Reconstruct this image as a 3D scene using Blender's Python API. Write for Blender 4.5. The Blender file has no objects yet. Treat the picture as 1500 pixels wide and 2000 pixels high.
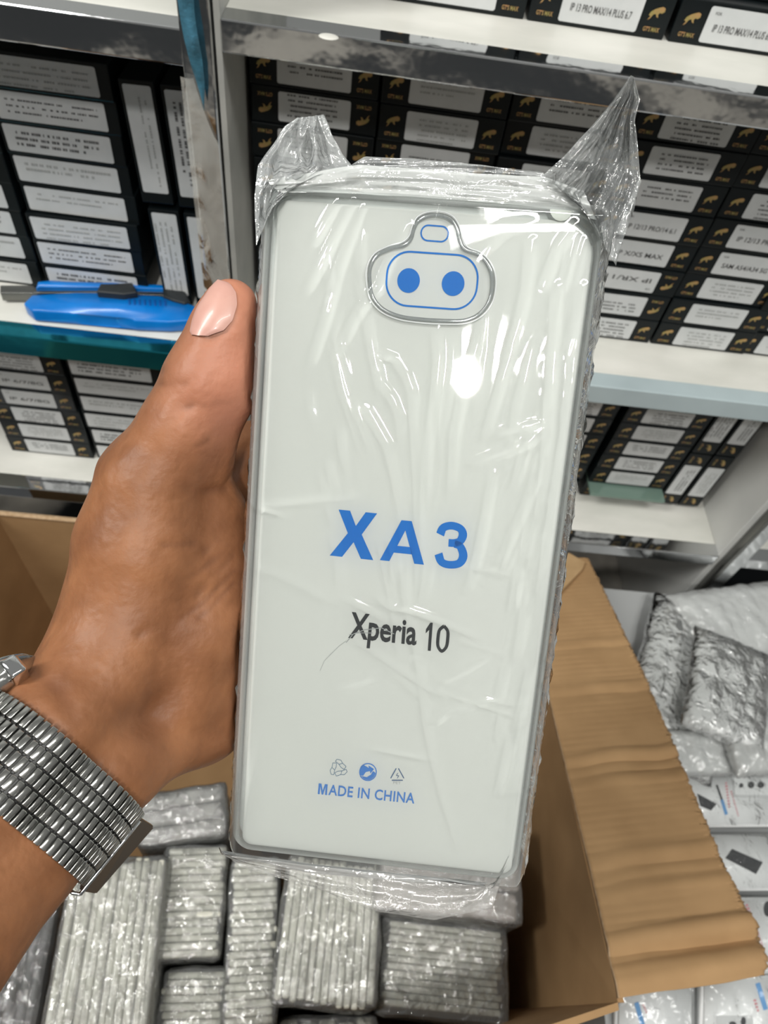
import bpy, bmesh, math, random
import numpy as np
from mathutils import Vector, Matrix, noise
random.seed(7)
scn = bpy.context.scene
COL = scn.collection

# ------------------------------------------------------------------ camera
F = 1350.0                                   # focal length in pixels of the 1500x2000 frame
def _n(v): v = np.array(v, float); return v/np.linalg.norm(v)
_D = _n([-190, 1000, F])                     # world "down" seen by the camera (x right, y down, z forward)
_X = _n([1, .1, -(-190+100)/F])
_Y = np.cross(-_D, _X)
R = np.array([_X, _Y, -_D])                  # camera vector -> world vector
CAM = np.array([0.0, -0.44577, 0.0])
def cw(p): return Vector(CAM + R @ np.array(p, float))
def P(px, py, d): return np.array([(px-750)/F*d, (py-1000)/F*d, d])
def W(px, py, d): return cw(P(px, py, d))
def ray(px, py): return R @ np.array([px-750, py-1000, F])/F
def on_plane(px, py, p0, n):
    r = ray(px, py); n = np.array(n, float)
    t = ((np.array(p0, float)-CAM) @ n)/(r @ n); return CAM + r*t
def onZ(px, py, z): return on_plane(px, py, (0, 0, z), (0, 0, 1))
def onY(px, py, y): return on_plane(px, py, (0, y, 0), (0, 1, 0))

cd = bpy.data.cameras.new('camera'); cam = bpy.data.objects.new('camera', cd); COL.objects.link(cam)
cd.sensor_fit = 'HORIZONTAL'; cd.sensor_width = 36; cd.lens = F/1500*36; cd.clip_start = .01
Mc = Matrix([[R[i][0], -R[i][1], -R[i][2], CAM[i]] for i in range(3)] + [[0, 0, 0, 1]])
cam.matrix_world = Mc
cd.dof.use_dof = True; cd.dof.focus_distance = .205; cd.dof.aperture_fstop = 30
scn.camera = cam
scn.view_settings.view_transform = 'Standard'; scn.view_settings.look = 'None'
scn.view_settings.exposure = 0.0; scn.view_settings.gamma = 1; scn.view_settings.use_curve_mapping = False
scn.cycles.transparent_max_bounces = 24
scn.cycles.max_bounces = 8

# ------------------------------------------------------------------ world + lights
w = bpy.data.worlds.new('room_ambience'); scn.world = w; w.use_nodes = True
nt = w.node_tree; nt.nodes.clear()
def N(nt, t, **k):
    n = nt.nodes.new(t)
    for a, b in k.items():
        if a.startswith('i_'): n.inputs[a[2:].replace('_', ' ')].default_value = b
        else: setattr(n, a, b)
    return n
tc = N(nt, 'ShaderNodeTexCoord'); sep = N(nt, 'ShaderNodeSeparateXYZ'); L = nt.links.new
L(tc.outputs['Generated'], sep.inputs[0])
no = N(nt, 'ShaderNodeTexNoise'); no.inputs['Scale'].default_value = 2.6; no.inputs['Detail'].default_value = 3
L(tc.outputs['Generated'], no.inputs['Vector'])
rp = N(nt, 'ShaderNodeValToRGB'); L(no.outputs['Fac'], rp.inputs[0])
rp.color_ramp.elements[0].position = .38; rp.color_ramp.elements[0].color = (.015, .018, .02, 1)
rp.color_ramp.elements[1].position = .66; rp.color_ramp.elements[1].color = (.62, .60, .55, 1)
e = rp.color_ramp.elements.new(.47); e.color = (.10, .11, .11, 1)
e = rp.color_ramp.elements.new(.56); e.color = (.33, .32, .29, 1)
mr = N(nt, 'ShaderNodeMapRange'); L(sep.outputs['Z'], mr.inputs[0]); mr.inputs[1].default_value = -.15; mr.inputs[2].default_value = .35
mx = N(nt, 'ShaderNodeMix', data_type='RGBA'); L(mr.outputs[0], mx.inputs['Factor']); L(rp.outputs[0], mx.inputs[6])
mx.inputs[7].default_value = (.72, .72, .69, 1)
bg = N(nt, 'ShaderNodeBackground'); bg.inputs['Strength'].default_value = .34; L(mx.outputs[2], bg.inputs[0])
wo = N(nt, 'ShaderNodeOutputWorld'); L(bg.outputs[0], wo.inputs[0])

def area(name, loc, target, size, power, shape='RECTANGLE', size_y=None, color=(1, 1, 1)):
    ld = bpy.data.lights.new(name, 'AREA'); ld.shape = shape; ld.size = size
    if size_y: ld.size_y = size_y
    ld.energy = power; ld.color = color
    o = bpy.data.objects.new(name, ld); COL.objects.link(o); o.location = loc
    o.rotation_euler = (Vector(target)-Vector(loc)).to_track_quat('-Z', 'Y').to_euler(); return o
area('round_ceiling_lamp', (-.015, -1.65, 1.30), (0, -.2, -.3), .13, 13, 'DISK', color=(1, .98, .94))
area('unseen_tube_light', (.50, -.95, 1.46), (.1, 0, -.5), 1.4, 19, 'RECTANGLE', .10, color=(1, .99, .95))  # added unseen tube, aimed to give film wrinkles glints and brighten the right
area('unseen_tube_light', (-1.0, -.55, 1.02), (-.1, -.1, -.5), .20, 19, 'RECTANGLE', .8, color=(1, .99, .95))

# ------------------------------------------------------------------ materials
MATS = {}
def mat(name, color=(.8, .8, .8), rough=.5, metal=0, **k):
    if name in MATS: return MATS[name]
    m = bpy.data.materials.new(name); m.use_nodes = True; MATS[name] = m
    nt = m.node_tree; b = nt.nodes['Principled BSDF']
    b.inputs['Base Color'].default_value = (*color, 1); b.inputs['Roughness'].default_value = rough
    b.inputs['Metallic'].default_value = metal
    for a, v in k.items():
        if a in ('spec',): b.inputs['Specular IOR Level'].default_value = v
        if a == 'coat': b.inputs['Coat Weight'].default_value = v; b.inputs['Coat Roughness'].default_value = .08
        if a == 'sss':
            b.inputs['Subsurface Weight'].default_value = v; b.inputs['Subsurface Radius'].default_value = (.9, .35, .2); b.inputs['Subsurface Scale'].default_value = .003
    if 'vary' in k or 'bump' in k:
        t = N(nt, 'ShaderNodeTexCoord'); n = N(nt, 'ShaderNodeTexNoise'); n.inputs['Scale'].default_value = k.get('scale', 30); n.inputs['Detail'].default_value = 5
        mp = N(nt, 'ShaderNodeMapping'); mp.inputs['Scale'].default_value = k.get('stretch', (1, 1, 1))
        nt.links.new(t.outputs['Object'], mp.inputs[0]); nt.links.new(mp.outputs[0], n.inputs['Vector'])
        if 'vary' in k:
            r = N(nt, 'ShaderNodeValToRGB'); nt.links.new(n.outputs['Fac'], r.inputs[0])
            r.color_ramp.elements[0].position = .47 if 'hard' in k else .3; r.color_ramp.elements[1].position = .58 if 'hard' in k else .7
            r.color_ramp.elements[0].color = (*k['vary'], 1); r.color_ramp.elements[1].color = (*color, 1)
            nt.links.new(r.outputs[0], b.inputs['Base Color'])
        if 'bump' in k:
            bu = N(nt, 'ShaderNodeBump'); bu.inputs['Strength'].default_value = k['bump']; bu.inputs['Distance'].default_value = k.get('bd', .001)
            nt.links.new(n.outputs['Fac'], bu.inputs['Height']); nt.links.new(bu.outputs[0], b.inputs['Normal'])
    return m
def film(name, white=.06, rough=.1, scale=60, bump=.5, bd=.002, base=.06, tint=(.97, .98, .98), stretch=(1, 1, 1), wc=(.85, .87, .87), fres=1.0, rimw=0.0, dbump=True):
    """clear crinkled plastic film: transparent + mirror reflections + a little milky scatter"""
    if name in MATS: return MATS[name]
    m = bpy.data.materials.new(name); m.use_nodes = True; MATS[name] = m
    nt = m.node_tree; nt.nodes.clear(); l = nt.links.new
    t = N(nt, 'ShaderNodeTexCoord'); mp = N(nt, 'ShaderNodeMapping'); mp.inputs['Scale'].default_value = stretch
    l(t.outputs['Object'], mp.inputs[0])
    n1 = N(nt, 'ShaderNodeTexNoise'); n1.inputs['Scale'].default_value = scale; n1.inputs['Detail'].default_value = 4; n1.inputs['Distortion'].default_value = 1.2
    v = N(nt, 'ShaderNodeTexVoronoi'); v.feature = 'DISTANCE_TO_EDGE'; v.inputs['Scale'].default_value = scale*.8
    l(mp.outputs[0], n1.inputs['Vector'])
    mv = N(nt, 'ShaderNodeVectorMath', operation='ADD'); l(mp.outputs[0], mv.inputs[0])
    sc = N(nt, 'ShaderNodeVectorMath', operation='SCALE'); l(n1.outputs['Color'], sc.inputs[0]); sc.inputs['Scale'].default_value = 1.2/scale
    l(sc.outputs[0], mv.inputs[1]); l(mv.outputs[0], v.inputs['Vector'])
    ad = N(nt, 'ShaderNodeMath', operation='ADD'); l(n1.outputs['Fac'], ad.inputs[0])
    ml = N(nt, 'ShaderNodeMath', operation='MULTIPLY'); l(v.outputs['Distance'], ml.inputs[0]); ml.inputs[1].default_value = .9
    l(ml.outputs[0], ad.inputs[1])
    bu = N(nt, 'ShaderNodeBump'); bu.inputs['Strength'].default_value = bump; bu.inputs['Distance'].default_value = bd; l(ad.outputs[0], bu.inputs['Height'])
    gl = N(nt, 'ShaderNodeBsdfGlossy'); gl.inputs['Roughness'].default_value = rough; l(bu.outputs[0], gl.inputs['Normal'])
    tr = N(nt, 'ShaderNodeBsdfTransparent'); tr.inputs[0].default_value = (*tint, 1)
    df = N(nt, 'ShaderNodeBsdfDiffuse'); df.inputs[0].default_value = (*wc, 1); dbump and l(bu.outputs[0], df.inputs['Normal'])
    m1 = N(nt, 'ShaderNodeMixShader'); m1.inputs[0].default_value = white; l(tr.outputs[0], m1.inputs[1]); l(df.outputs[0], m1.inputs[2])
    if rimw:
        lw = N(nt, 'ShaderNodeLayerWeight'); lw.inputs['Blend'].default_value = .5
        pw = N(nt, 'ShaderNodeMath', operation='POWER'); l(lw.outputs['Facing'], pw.inputs[0]); pw.inputs[1].default_value = 1.4
        ma = N(nt, 'ShaderNodeMath', operation='MULTIPLY_ADD'); l(pw.outputs[0], ma.inputs[0]); ma.inputs[1].default_value = rimw; ma.inputs[2].default_value = white; ma.use_clamp = True
        l(ma.outputs[0], m1.inputs[0])
    fr = N(nt, 'ShaderNodeFresnel'); fr.inputs['IOR'].default_value = 1.5; l(bu.outputs[0], fr.inputs['Normal'])
    mm = N(nt, 'ShaderNodeMath', operation='MULTIPLY_ADD'); l(fr.outputs[0], mm.inputs[0]); mm.inputs[1].default_value = fres; mm.inputs[2].default_value = base; mm.use_clamp = True
    m2 = N(nt, 'ShaderNodeMixShader'); l(mm.outputs[0], m2.inputs[0]); l(m1.outputs[0], m2.inputs[1]); l(gl.outputs[0], m2.inputs[2])
    o = N(nt, 'ShaderNodeOutputMaterial'); l(m2.outputs[0], o.inputs[0]); return m

M_black = mat('black_gloss_card', (.005, .008, .009), .38, vary=(.003, .005, .006), scale=40, spec=.28)
M_blackm = mat('black_rubber', (.015, .018, .02), .45)
M_label = mat('white_sticker', (.62, .63, .63), .5, vary=(.55, .57, .57), scale=60)
M_ink = mat('grey_ink', (.10, .10, .10), .6)
M_inkl = mat('pale_grey_ink', (.36, .37, .36), .6)
M_gold = mat('gold_foil', (.56, .27, .13), .4, .3, vary=(.26, .28, .08), scale=150)
M_board = mat('white_laminate', (.74, .73, .68), .42, vary=(.60, .60, .55), scale=14, stretch=(1, 2.2, 1))
M_side = mat('pale_laminate', (.68, .68, .65), .45, vary=(.52, .53, .52), scale=7)
M_chrome = mat('polished_steel', (.74, .75, .76), .06, 1, bump=.25, scale=9, bd=.004)
M_teal = mat('teal_film_on_steel', (.02, .26, .34), .12, .9, bump=.2, scale=7, bd=.004)
M_bluegrey = mat('blue_grey_paint', (.42, .50, .52), .4, vary=(.36, .43, .45), scale=18)
M_beige = mat('beige_edge_band', (.50, .50, .47), .5, vary=(.36, .37, .35), scale=22)
M_white = mat('white_card', (.80, .80, .765), .6, vary=(.785, .79, .75), scale=12)
M_tray = mat('offwhite_box_plastic', (.66, .65, .57), .35, vary=(.46, .45, .38), scale=90, coat=.2)
M_card = mat('corrugated_cardboard', (.40, .245, .115), .85, vary=(.32, .19, .085), scale=22, stretch=(1, 1, 1), bump=.3, bd=.0006)
M_cardedge = mat('torn_cardboard_edge', (.56, .40, .25), .85, vary=(.40, .26, .14), scale=220, bump=.6, bd=.001)
M_blue = mat('blue_print', (.001, .19, .66), .5, spec=.2)
M_blackp = mat('black_print', (.012, .014, .018), .5, spec=.2)
M_greyp = mat('grey_scuff', (.42, .43, .43), .4)
M_steel = mat('brushed_steel', (.50, .50, .48), .20, 1, bump=.15, scale=300, bd=.0003)
M_steeld = mat('dark_steel', (.20, .20, .19), .3, 1)
M_knife = mat('blue_plastic', (.0, .19, .62), .35, vary=(.0, .15, .52), scale=60, coat=.2)

# ------------------------------------------------------------------ helpers
def tag(o, label=None, cat=None, group=None, kind=None):
    if label: o['label'] = label
    if cat: o['category'] = cat
    if group: o['group'] = group
    if kind: o['kind'] = kind
    return o
def empty(name, loc, label=None, cat=None, group=None):
    o = bpy.data.objects.new(name, None); o.empty_display_size = .01; o.location = loc; COL.objects.link(o)
    return tag(o, label, cat, group)
def link(name, me, m, parent=None, world=True):
    """geometry given in world space; a parent Empty is only translated / rotated, so undo it"""
    o = bpy.data.objects.new(name, me); COL.objects.link(o)
    if m is not None and len(me.materials) == 0: me.materials.append(m)
    if parent is not None:
        o.parent = parent
        if world:
            pm = parent.matrix_basis.copy(); q = parent
            while q.parent: q = q.parent; pm = q.matrix_basis @ pm
            me.transform(pm.inverted())
    return o
def mesh(name, verts, faces, m, parent=None, smooth=False, world=True, uvs=None):
    me = bpy.data.meshes.new(name); me.from_pydata([tuple(v) for v in verts], [], faces); me.update()
    if smooth:
        for p in me.polygons: p.use_smooth = True
    return link(name, me, m, parent, world)
def bm_mesh(name, bm, m, parent=None, smooth=False, world=True):
    bmesh.ops.recalc_face_normals(bm, faces=bm.faces[:])
    me = bpy.data.meshes.new(name); bm.to_mesh(me); bm.free()
    if smooth:
        for p in me.polygons: p.use_smooth = True
    return link(name, me, m, parent, world)
def add_box(bm, c, s, rot=None, bev=0, seg=2):
    r = bmesh.ops.create_cube(bm, size=1)['verts']
    M = Matrix.Translation(Vector(c)) @ (rot.to_4x4() if rot is not None else Matrix()) @ Matrix.Diagonal((*s, 1))
    bmesh.ops.transform(bm, matrix=M, verts=r)
    if bev:
        es = {e for v in r for e in v.link_edges}
        bmesh.ops.bevel(bm, geom=list(es), offset=bev, segments=seg, profile=.5, affect='EDGES')
def box(name, lo, hi, m, parent=None, bev=.0006, seg=2, world=True, smooth=False):
    bm = bmesh.new(); lo = Vector(lo); hi = Vector(hi)
    add_box(bm, (lo+hi)/2, hi-lo, None, bev, seg); return bm_mesh(name, bm, m, parent, smooth, world)
def frame(x, y):
    x = Vector(x).normalized(); y = Vector(y); y = (y-x*y.dot(x)).normalized(); z = x.cross(y)
    return Matrix((x, y, z)).transposed()
def tube(bm, pts, r, n=8, closed=False):
    pts = [Vector(p) for p in pts]; K = len(pts); rings = []
    for i, p in enumerate(pts):
        a = pts[(i-1) % K] if closed or i else p; b = pts[(i+1) % K] if closed or i < K-1 else p
        t = (b-a).normalized(); u = t.orthogonal().normalized() if i == 0 else (u-t*u.dot(t)).normalized(); v = t.cross(u)
        rr = r[i] if hasattr(r, '__len__') else r
        rings.append([bm.verts.new(p+(u*math.cos(q)+v*math.sin(q))*rr) for q in [2*math.pi*j/n for j in range(n)]])
    for i in range(K if closed else K-1):
        A, B = rings[i], rings[(i+1) % K]
        for j in range(n): bm.faces.new((A[j], A[(j+1) % n], B[(j+1) % n], B[j]))
    if not closed: bm.faces.new(rings[0]); bm.faces.new(rings[-1][::-1])
def prism(bm, poly, off):
    """closed solid from a 3-D polygon extruded by vector off"""
    off = Vector(off); a = [bm.verts.new(Vector(p)) for p in poly]; b = [bm.verts.new(Vector(p)+off) for p in poly]; n = len(a)
    bm.faces.new(a); bm.faces.new(b[::-1])
    for i in range(n): bm.faces.new((a[i], b[i], b[(i+1) % n], a[(i+1) % n]))
def slab(name, quad, off, m, parent=None):
    bm = bmesh.new(); prism(bm, quad, off); return bm_mesh(name, bm, m, parent)
def gridmesh(name, fn, nu, nv, m, parent=None, smooth=True):
    vs = [fn(i/nu, j/nv) for j in range(nv+1) for i in range(nu+1)]
    fs = [(j*(nu+1)+i, j*(nu+1)+i+1, (j+1)*(nu+1)+i+1, (j+1)*(nu+1)+i) for j in range(nv) for i in range(nu)]
    return mesh(name, vs, fs, m, parent, smooth)
def lerp_poly(pts, t):
    pts = [np.array(p, float) for p in pts]; d = [0]
    for a, b in zip(pts, pts[1:]): d.append(d[-1]+np.linalg.norm(b-a))
    s = t*d[-1]
    for i in range(len(pts)-1):
        if s <= d[i+1]+1e-12:
            k = (s-d[i])/max(d[i+1]-d[i], 1e-9); return pts[i]*(1-k)+pts[i+1]*k
    return pts[-1]
_txt = {}
def text_mesh(s, size=1.0, bold=0.0, sx=1.0, space=1.0):
    key = (s, size, bold, sx, space)
    if key not in _txt:
        c = bpy.data.curves.new('t', 'FONT'); c.body = s; c.size = size; c.offset = bold; c.align_x = 'LEFT'; c.space_character = space
        c.resolution_u = 3
        o = bpy.data.objects.new('t', c); COL.objects.link(o)
        dg = bpy.context.evaluated_depsgraph_get(); dg.update()
        me = bpy.data.meshes.new_from_object(o.evaluated_get(dg)); COL.objects.unlink(o); bpy.data.objects.remove(o)
        me.materials.clear()
        vs = [(v.co.x, v.co.y) for v in me.vertices]; fs = [tuple(p.vertices) for p in me.polygons]
        x0 = min(v[0] for v in vs); x1 = max(v[0] for v in vs); y0 = min(v[1] for v in vs); y1 = max(v[1] for v in vs)
        vs = [((x-x0)/(x1-x0), (y-y0)/(y1-y0)) for x, y in vs]
        _txt[key] = (vs, fs)
    return _txt[key]
def place_text(name, s, fn, m, parent, bold=0.0, space=1.0, world=True):
    """fn maps unit-square (x right, y up) of the text box to a point"""
    vs, fs = text_mesh(s, 1.0, bold, 1.0, space)
    return mesh(name, [fn(x, y) for x, y in vs], fs, m, parent, world=world)

# ------------------------------------------------------------------ the room
box('floor', (-2.5, -3, -.90), (2.5, .6, -.86), mat('floor_patches_for_chrome', (.46, .43, .38), .4, vary=(.015, .018, .022), scale=3, hard=1), bev=0)['kind'] = 'structure'  # floor patches made up to give the chrome rails contrasting reflections
box('wall_back', (-2.5, .42, -.9), (2.5, .46, 1.6), mat('grey_wall_paint', (.35, .36, .35), .6), bev=0)['kind'] = 'structure'

# ------------------------------------------------------------------ shelving unit
SH = empty('display_shelf', (0, 0, -.86), 'white laminate display shelves with chrome tube edges and posts, stacked with black boxes', 'shelf')
LX0, LX1 = -.62, -.097                       # left bay
RX0, RX1 = -.0925, .437                       # right bay
def board(x0, x1, z): return box('shelf_board', (x0, .0185, z-.013), (x1, .30, z), M_board, SH)
for z in (-.155, -.387, -.617): board(RX0, RX1, z)
for z in (-.163, -.405, -.617): board(LX0, LX1-.018, z)
def beam(x0, x1, z, m, label, h=.017):
    o = box('edge_rail', (x0, 0, z-h), (x1, .018, z+.0005), m, SH, .0011, 3); o['label'] = label; return o
beam(RX0, RX1, -.155, M_chrome, 'polished chrome edge rail')
beam(RX0, RX1, -.387, M_bluegrey, 'matte blue-grey edge rail', .019)
beam(RX0, RX1, -.617, M_chrome, 'polished chrome edge rail')
beam(LX0, LX1-.018, -.163, M_chrome, 'polished chrome edge rail', .019)
beam(LX0, LX1-.018, -.405, M_teal, 'edge rail under teal protective film', .020)
beam(LX0, LX1-.018, -.617, M_chrome, 'polished chrome edge rail')
box('post', (-.115, -.004, -.86), (-.097, .014, .45), M_chrome, SH, .0015, 3)
box('divider_panel', (-.0962, .001, -.86), (-.0925, .31, .45), M_beige, SH)
box('divider_panel', (.437, .004, -.86), (.449, .31, .45), M_side, SH)
box('post', (.4495, -.006, -.86), (.466, .012, .45), M_chrome, SH, .0015, 3)
box('post_edge_strip', (.4445, -.0075, -.86), (.4492, .0035, .45), M_steeld, SH, .0005)
box('back_panel', (LX0, .30, -.86), (.95, .31, .45), mat('grey_backboard', (.30, .31, .31), .5), SH)
box('shelf_board', (.466, .0185, -.63), (.95, .30, -.617), M_board, SH)
b_ = beam(.466, .95, -.617, M_chrome, 'polished chrome edge rail')
# protective film peeling off the post
def pf(u, v):
    z = -.185-.32*v; x = -.1165+(.0195-.012*max(0, 1-v*9)**.7)*u
    a = noise.noise(Vector((x*90, z*45, 3)))*.0022
    return Vector((x, -.0058-abs(a)-.0012*math.sin(u*math.pi), z))
o = gridmesh('protective_film', pf, 10, 120, film('loose_post_film', .45, .16, 40, .5, .002, .10, wc=(.62, .62, .58), stretch=(1, 1, .5)), SH)
o['label'] = 'wrinkled clear film peeling off the post'
def pf2(u, v):
    z = -.070-.130*v; w_ = (1-v**3)*(.95+.2*math.sin(v*9))
    x = -.1125+.0135*(.5+(u-.5)*w_)+.0022*math.sin(v*8)
    return Vector((x, -.0095-.0012*math.sin(u*math.pi)-abs(noise.noise(Vector((x*120, z*60, 9))))*.002, z))
o = gridmesh('protective_film', pf2, 8, 50, mat('blue_film_scrap', (.07, .22, .32), .3, .1, vary=(.03, .10, .14), bump=.8, scale=60, bd=.004), SH)
o['label'] = 'scrap of blue protective film on the post'
# white drip of glue on the top rail
bm = bmesh.new(); c0 = Vector(onZ(642, 72, -.1544))
bmesh.ops.create_uvsphere(bm, u_segments=16, v_segments=8, radius=1, matrix=Matrix.Translation(c0) @ Matrix.Diagonal((.0058, .0045, .0009, 1)))
o = bm_mesh('glue_drip', bm, M_board, SH, True); o['label'] = 'white dried glue blob on the chrome rail'

# ------------------------------------------------------------------ black part boxes on the shelves
BW, BH, BD = .0885, .0242, .16
def emblem_poly():
    return [(-.5, -.1), (-.42, .12), (-.2, .3), (.05, .42), (.3, .5), (.48, .42), (.5, .2), (.34, .08), (.2, .12), (.12, -.02), (.2, -.2), (.06, -.16), (-.05, .02), (-.2, -.04), (-.34, -.3), (-.5, -.42), (-.36, -.16)]
def local_flat(name, polys, y, m):
    bm = bmesh.new()
    for p in polys:
        vs = [bm.verts.new((a, y, b)) for a, b in p]
        try: bm.faces.new(vs)
        except Exception: pass
    bmesh.ops.triangulate(bm, faces=bm.faces[:])
    me = bpy.data.meshes.new(name); bm.to_mesh(me); bm.free(); me.materials.append(m); return me
def rrect(cx, cz, w, h, r=.0015, n=4):
    out = []
    for (sx, sz, a0) in ((1, 1, 0), (-1, 1, 90), (-1, -1, 180), (1, -1, 270)):
        for k in range(n+1):
            a = math.radians(a0+90*k/n); out.append((cx+sx*(w/2-r)+r*math.cos(a), cz+sz*(h/2-r)+r*math.sin(a)))
    return out
def carton_mesh(w_, h_):
    bm = bmesh.new(); add_box(bm, (0, BD/2, 0), (w_, BD, h_), None, .0007, 2)
    me = bpy.data.meshes.new('carton'); bm.to_mesh(me); bm.free(); me.materials.append(M_black); return me
ME_carton = carton_mesh(BW, BH)
def txt_flat(items, y):
    """items: (string, x, z, w, h, bold) -> merged flat mesh at depth y"""
    V, Fc = [], []
    for s, x, z, ww, hh, bo in items:
        vs, fs = text_mesh(s, 1.0, bo, 1.0, 1.0); k = len(V)
        V += [(x+a*ww, y, z+b*hh) for a, b in vs]; Fc += [tuple(i+k for i in f) for f in fs]
    return V, Fc
def me_from(name, V, Fc, m):
    me = bpy.data.meshes.new(name); me.from_pydata(V, [], Fc); me.update(); me.materials.append(m); return me
V, Fc = txt_flat([("GT'S MAX", -.0052, -.0082, .0104, .0026, .02)], -.0004)
k = len(V); ep = emblem_poly(); V += [(a*.0092, -.0004, .0012+b*.0085) for a, b in ep]; Fc.append(tuple(range(k, k+len(ep))))
ME_emblem = me_from('emblem', V, Fc, M_gold)
def dashes(rows, w_, hgt, seed, dens=.8):
    rnd = random.Random(seed); ps = []
    for (z, x0, x1) in rows:
        x = x0
        while x < x1:
            l_ = rnd.uniform(.0006, .0018)
            if rnd.random() < dens: ps.append([(x, z-hgt/2), (min(x+l_, x1), z-hgt/2), (min(x+l_, x1), z+hgt/2), (x, z+hgt/2)])
            x += l_+rnd.uniform(.0002, .0006)
    return ps
LW, LH = .0505, .0196
def sticker(w_, h_, dx=0): return local_flat('sticker', [rrect(dx, 0, w_, h_)], -.0003, M_label)
ME_stk = sticker(LW, LH); ME_stkL = sticker(.077, .0195, -.003)
inks = {}
def ink(kind, seed):
    key = (kind, seed)
    if key in inks: return inks[key]
    if kind == 'lines':
        n = 3+seed % 3; rows = [(.0052-.0034*i, -.018+.001*(seed % 3), .019-.009*(i == n-1)*(seed % 2)) for i in range(n)]
        me = local_flat('printing', dashes(rows, LW, .0011, seed), -.0006, M_inkl if seed % 2 else M_ink)
    elif kind == 'wide':
        n = 2+seed % 3; rows = [(.0045-.0042*i, -.034, .030-.012*(i == n-1)) for i in range(n)]
        me = local_flat('printing', dashes(rows, .07, .0019 if seed % 2 else .0012, seed, .75), -.0006, M_ink if seed % 3 == 1 else M_inkl)
    else:
        z, h_ = (-.0035, .0042)
        V, Fc = txt_flat([('FOR', -.0215, .0055, .004, .0016, .0), (kind, -.0195, z, .039, h_, .01)], -.0006)
        me = me_from('printing', V, Fc, M_ink)
    inks[key] = me; return me
def link_me(name, me, parent, loc=(0, 0, 0), rot=(0, 0, 0)):
    o = bpy.data.objects.new(name, me); COL.objects.link(o); o.parent = parent; o.location = loc; o.rotation_euler = rot; return o
ORD = ['bottom', 'second from bottom', 'third from bottom', 'fourth from bottom', 'fifth from bottom', 'sixth from bottom', 'seventh from bottom', 'top']
def part_box(cx, zc, y, label, group, style='lines', seed=0, tilt=0, upside=False, upright=False, wide=False):
    t = empty('part_box', (cx, y, zc), label, 'box', group)
    r = tilt; flip = math.pi if upside else 0
    rot = (0, flip+(math.pi/2 if upright else 0)+tilt, 0); t.rotation_euler = rot
    link_me('carton', ME_carton, t)
    s = link_me('label_sticker', ME_stkL if wide else ME_stk, t)
    link_me('printing', ink(style, seed), s)
    if not wide:
        link_me('emblem', ME_emblem, t, (-.0345, 0, 0)); link_me('emblem', ME_emblem, t, (.0345, 0, 0))
    return t
rnd = random.Random(3)
words = {(3, 4): 'IP 12/13 PRO/14 6.1', (3, 3): 'IP X/XS MAX', (3, 2): 'IP XR/11', (4, 4): 'IP 12/13 PRO/14', (4, 3): 'SAM A54/A34 5G'}
cols = [(-.0445, 'first'), (.0455, 'second'), (.135, 'third'), (.2225, 'fourth'), (.3125, 'fifth'), (.391, 'sixth')]
for ci, (cx, cn) in enumerate(cols):
    for k in range(8):
        ww = rnd.uniform(-.0008, .0008); yy = .068+rnd.uniform(-.003, .003)
        if ci in (3, 4) and k < 2: yy = .0665
        st = words.get((ci, k), 'lines')
        lab = 'middle-shelf black box with white sticker, %s, %s column right of the post' % (ORD[k], cn)
        part_box(min(cx+ww, .392), -.387+.0246*k+.01225, yy, lab, 'black boxes on the middle shelf', st, (ci*3+k*5) % 7,
                 rnd.uniform(-.006, .006), upside=(ci == 0 and k in (3, 4, 5, 6)) or (ci, k) in ((1, 5), (3, 2), (3, 1)))
for i, (x, cn) in enumerate([(.041, 'leftmost'), (.132, 'second from left'), (.224, 'third from left'), (.316, 'rightmost')]):
    for k in range(2):
        part_box(x, -.155+.0246*k+.01225, .068+(.012 if k else 0), 'black box on the top shelf, %s in the %s row' % (cn, ('lower', 'upper')[k]), 'black boxes on the top shelf',
                 'IP 13 PRO MAX/14 PLUS 6.7' if i else 'lines', i, rnd.uniform(-.003, .003))
# left bay, middle shelf: wide stickers, no emblems
for ci, (cx, cn) in enumerate([(-.3205, 'left'), (-.2285, 'right')]):
    for k in range(8):
        part_box(cx+rnd.uniform(-.001, .001)-(.0015 if k < 3 else 0), -.405+.0236*k+.0122+.0005, .068+rnd.uniform(-.002, .002),
                 'wide-sticker black box, %s of the %s stack above the blue knife' % (ORD[k], cn), 'wide-sticker boxes left of the post', 'wide', (k*3+ci) % 5, rnd.uniform(-.006, .006), wide=True)
for i, (x, z, l_) in enumerate([(-.1655, -.266, 'upper left'), (-.137, -.266, 'upper right'), (-.1605, -.3595, 'lower left'), (-.1325, -.3595, 'lower right')]):
    part_box(x, z, .066, 'black box on end beside the post, %s of the four' % l_, 'upright boxes beside the post', 'wide', i % 3, -.03 if i < 2 else -.02, wide=True, upright=True)
for (z0, x0, sd, tl) in ((-.3825, -.27, 5, .05), (-.2125, -.262, 6, .03), (-.3615, -.35, 3, .0)):
    pass
# left bay, lower shelf
for k in range(6):
    part_box(-.3205+rnd.uniform(-.001, .001), -.617+.0246*k+.0125, .05, 'short-sticker black box, %s of the far left stack under the teal rail' % ORD[k], 'boxes under the teal rail', 'IP 6/7/8G' if k in (3, 4) else 'lines', k % 3, rnd.uniform(-.004, .004))
    part_box(-.2285+rnd.uniform(-.001, .001), -.617+.0246*k+.0125, .052, 'wide-sticker black box, %s of the stack behind the thumb' % ORD[k], 'boxes under the teal rail', 'wide', k % 4, rnd.uniform(-.004, .004), wide=True)
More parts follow.
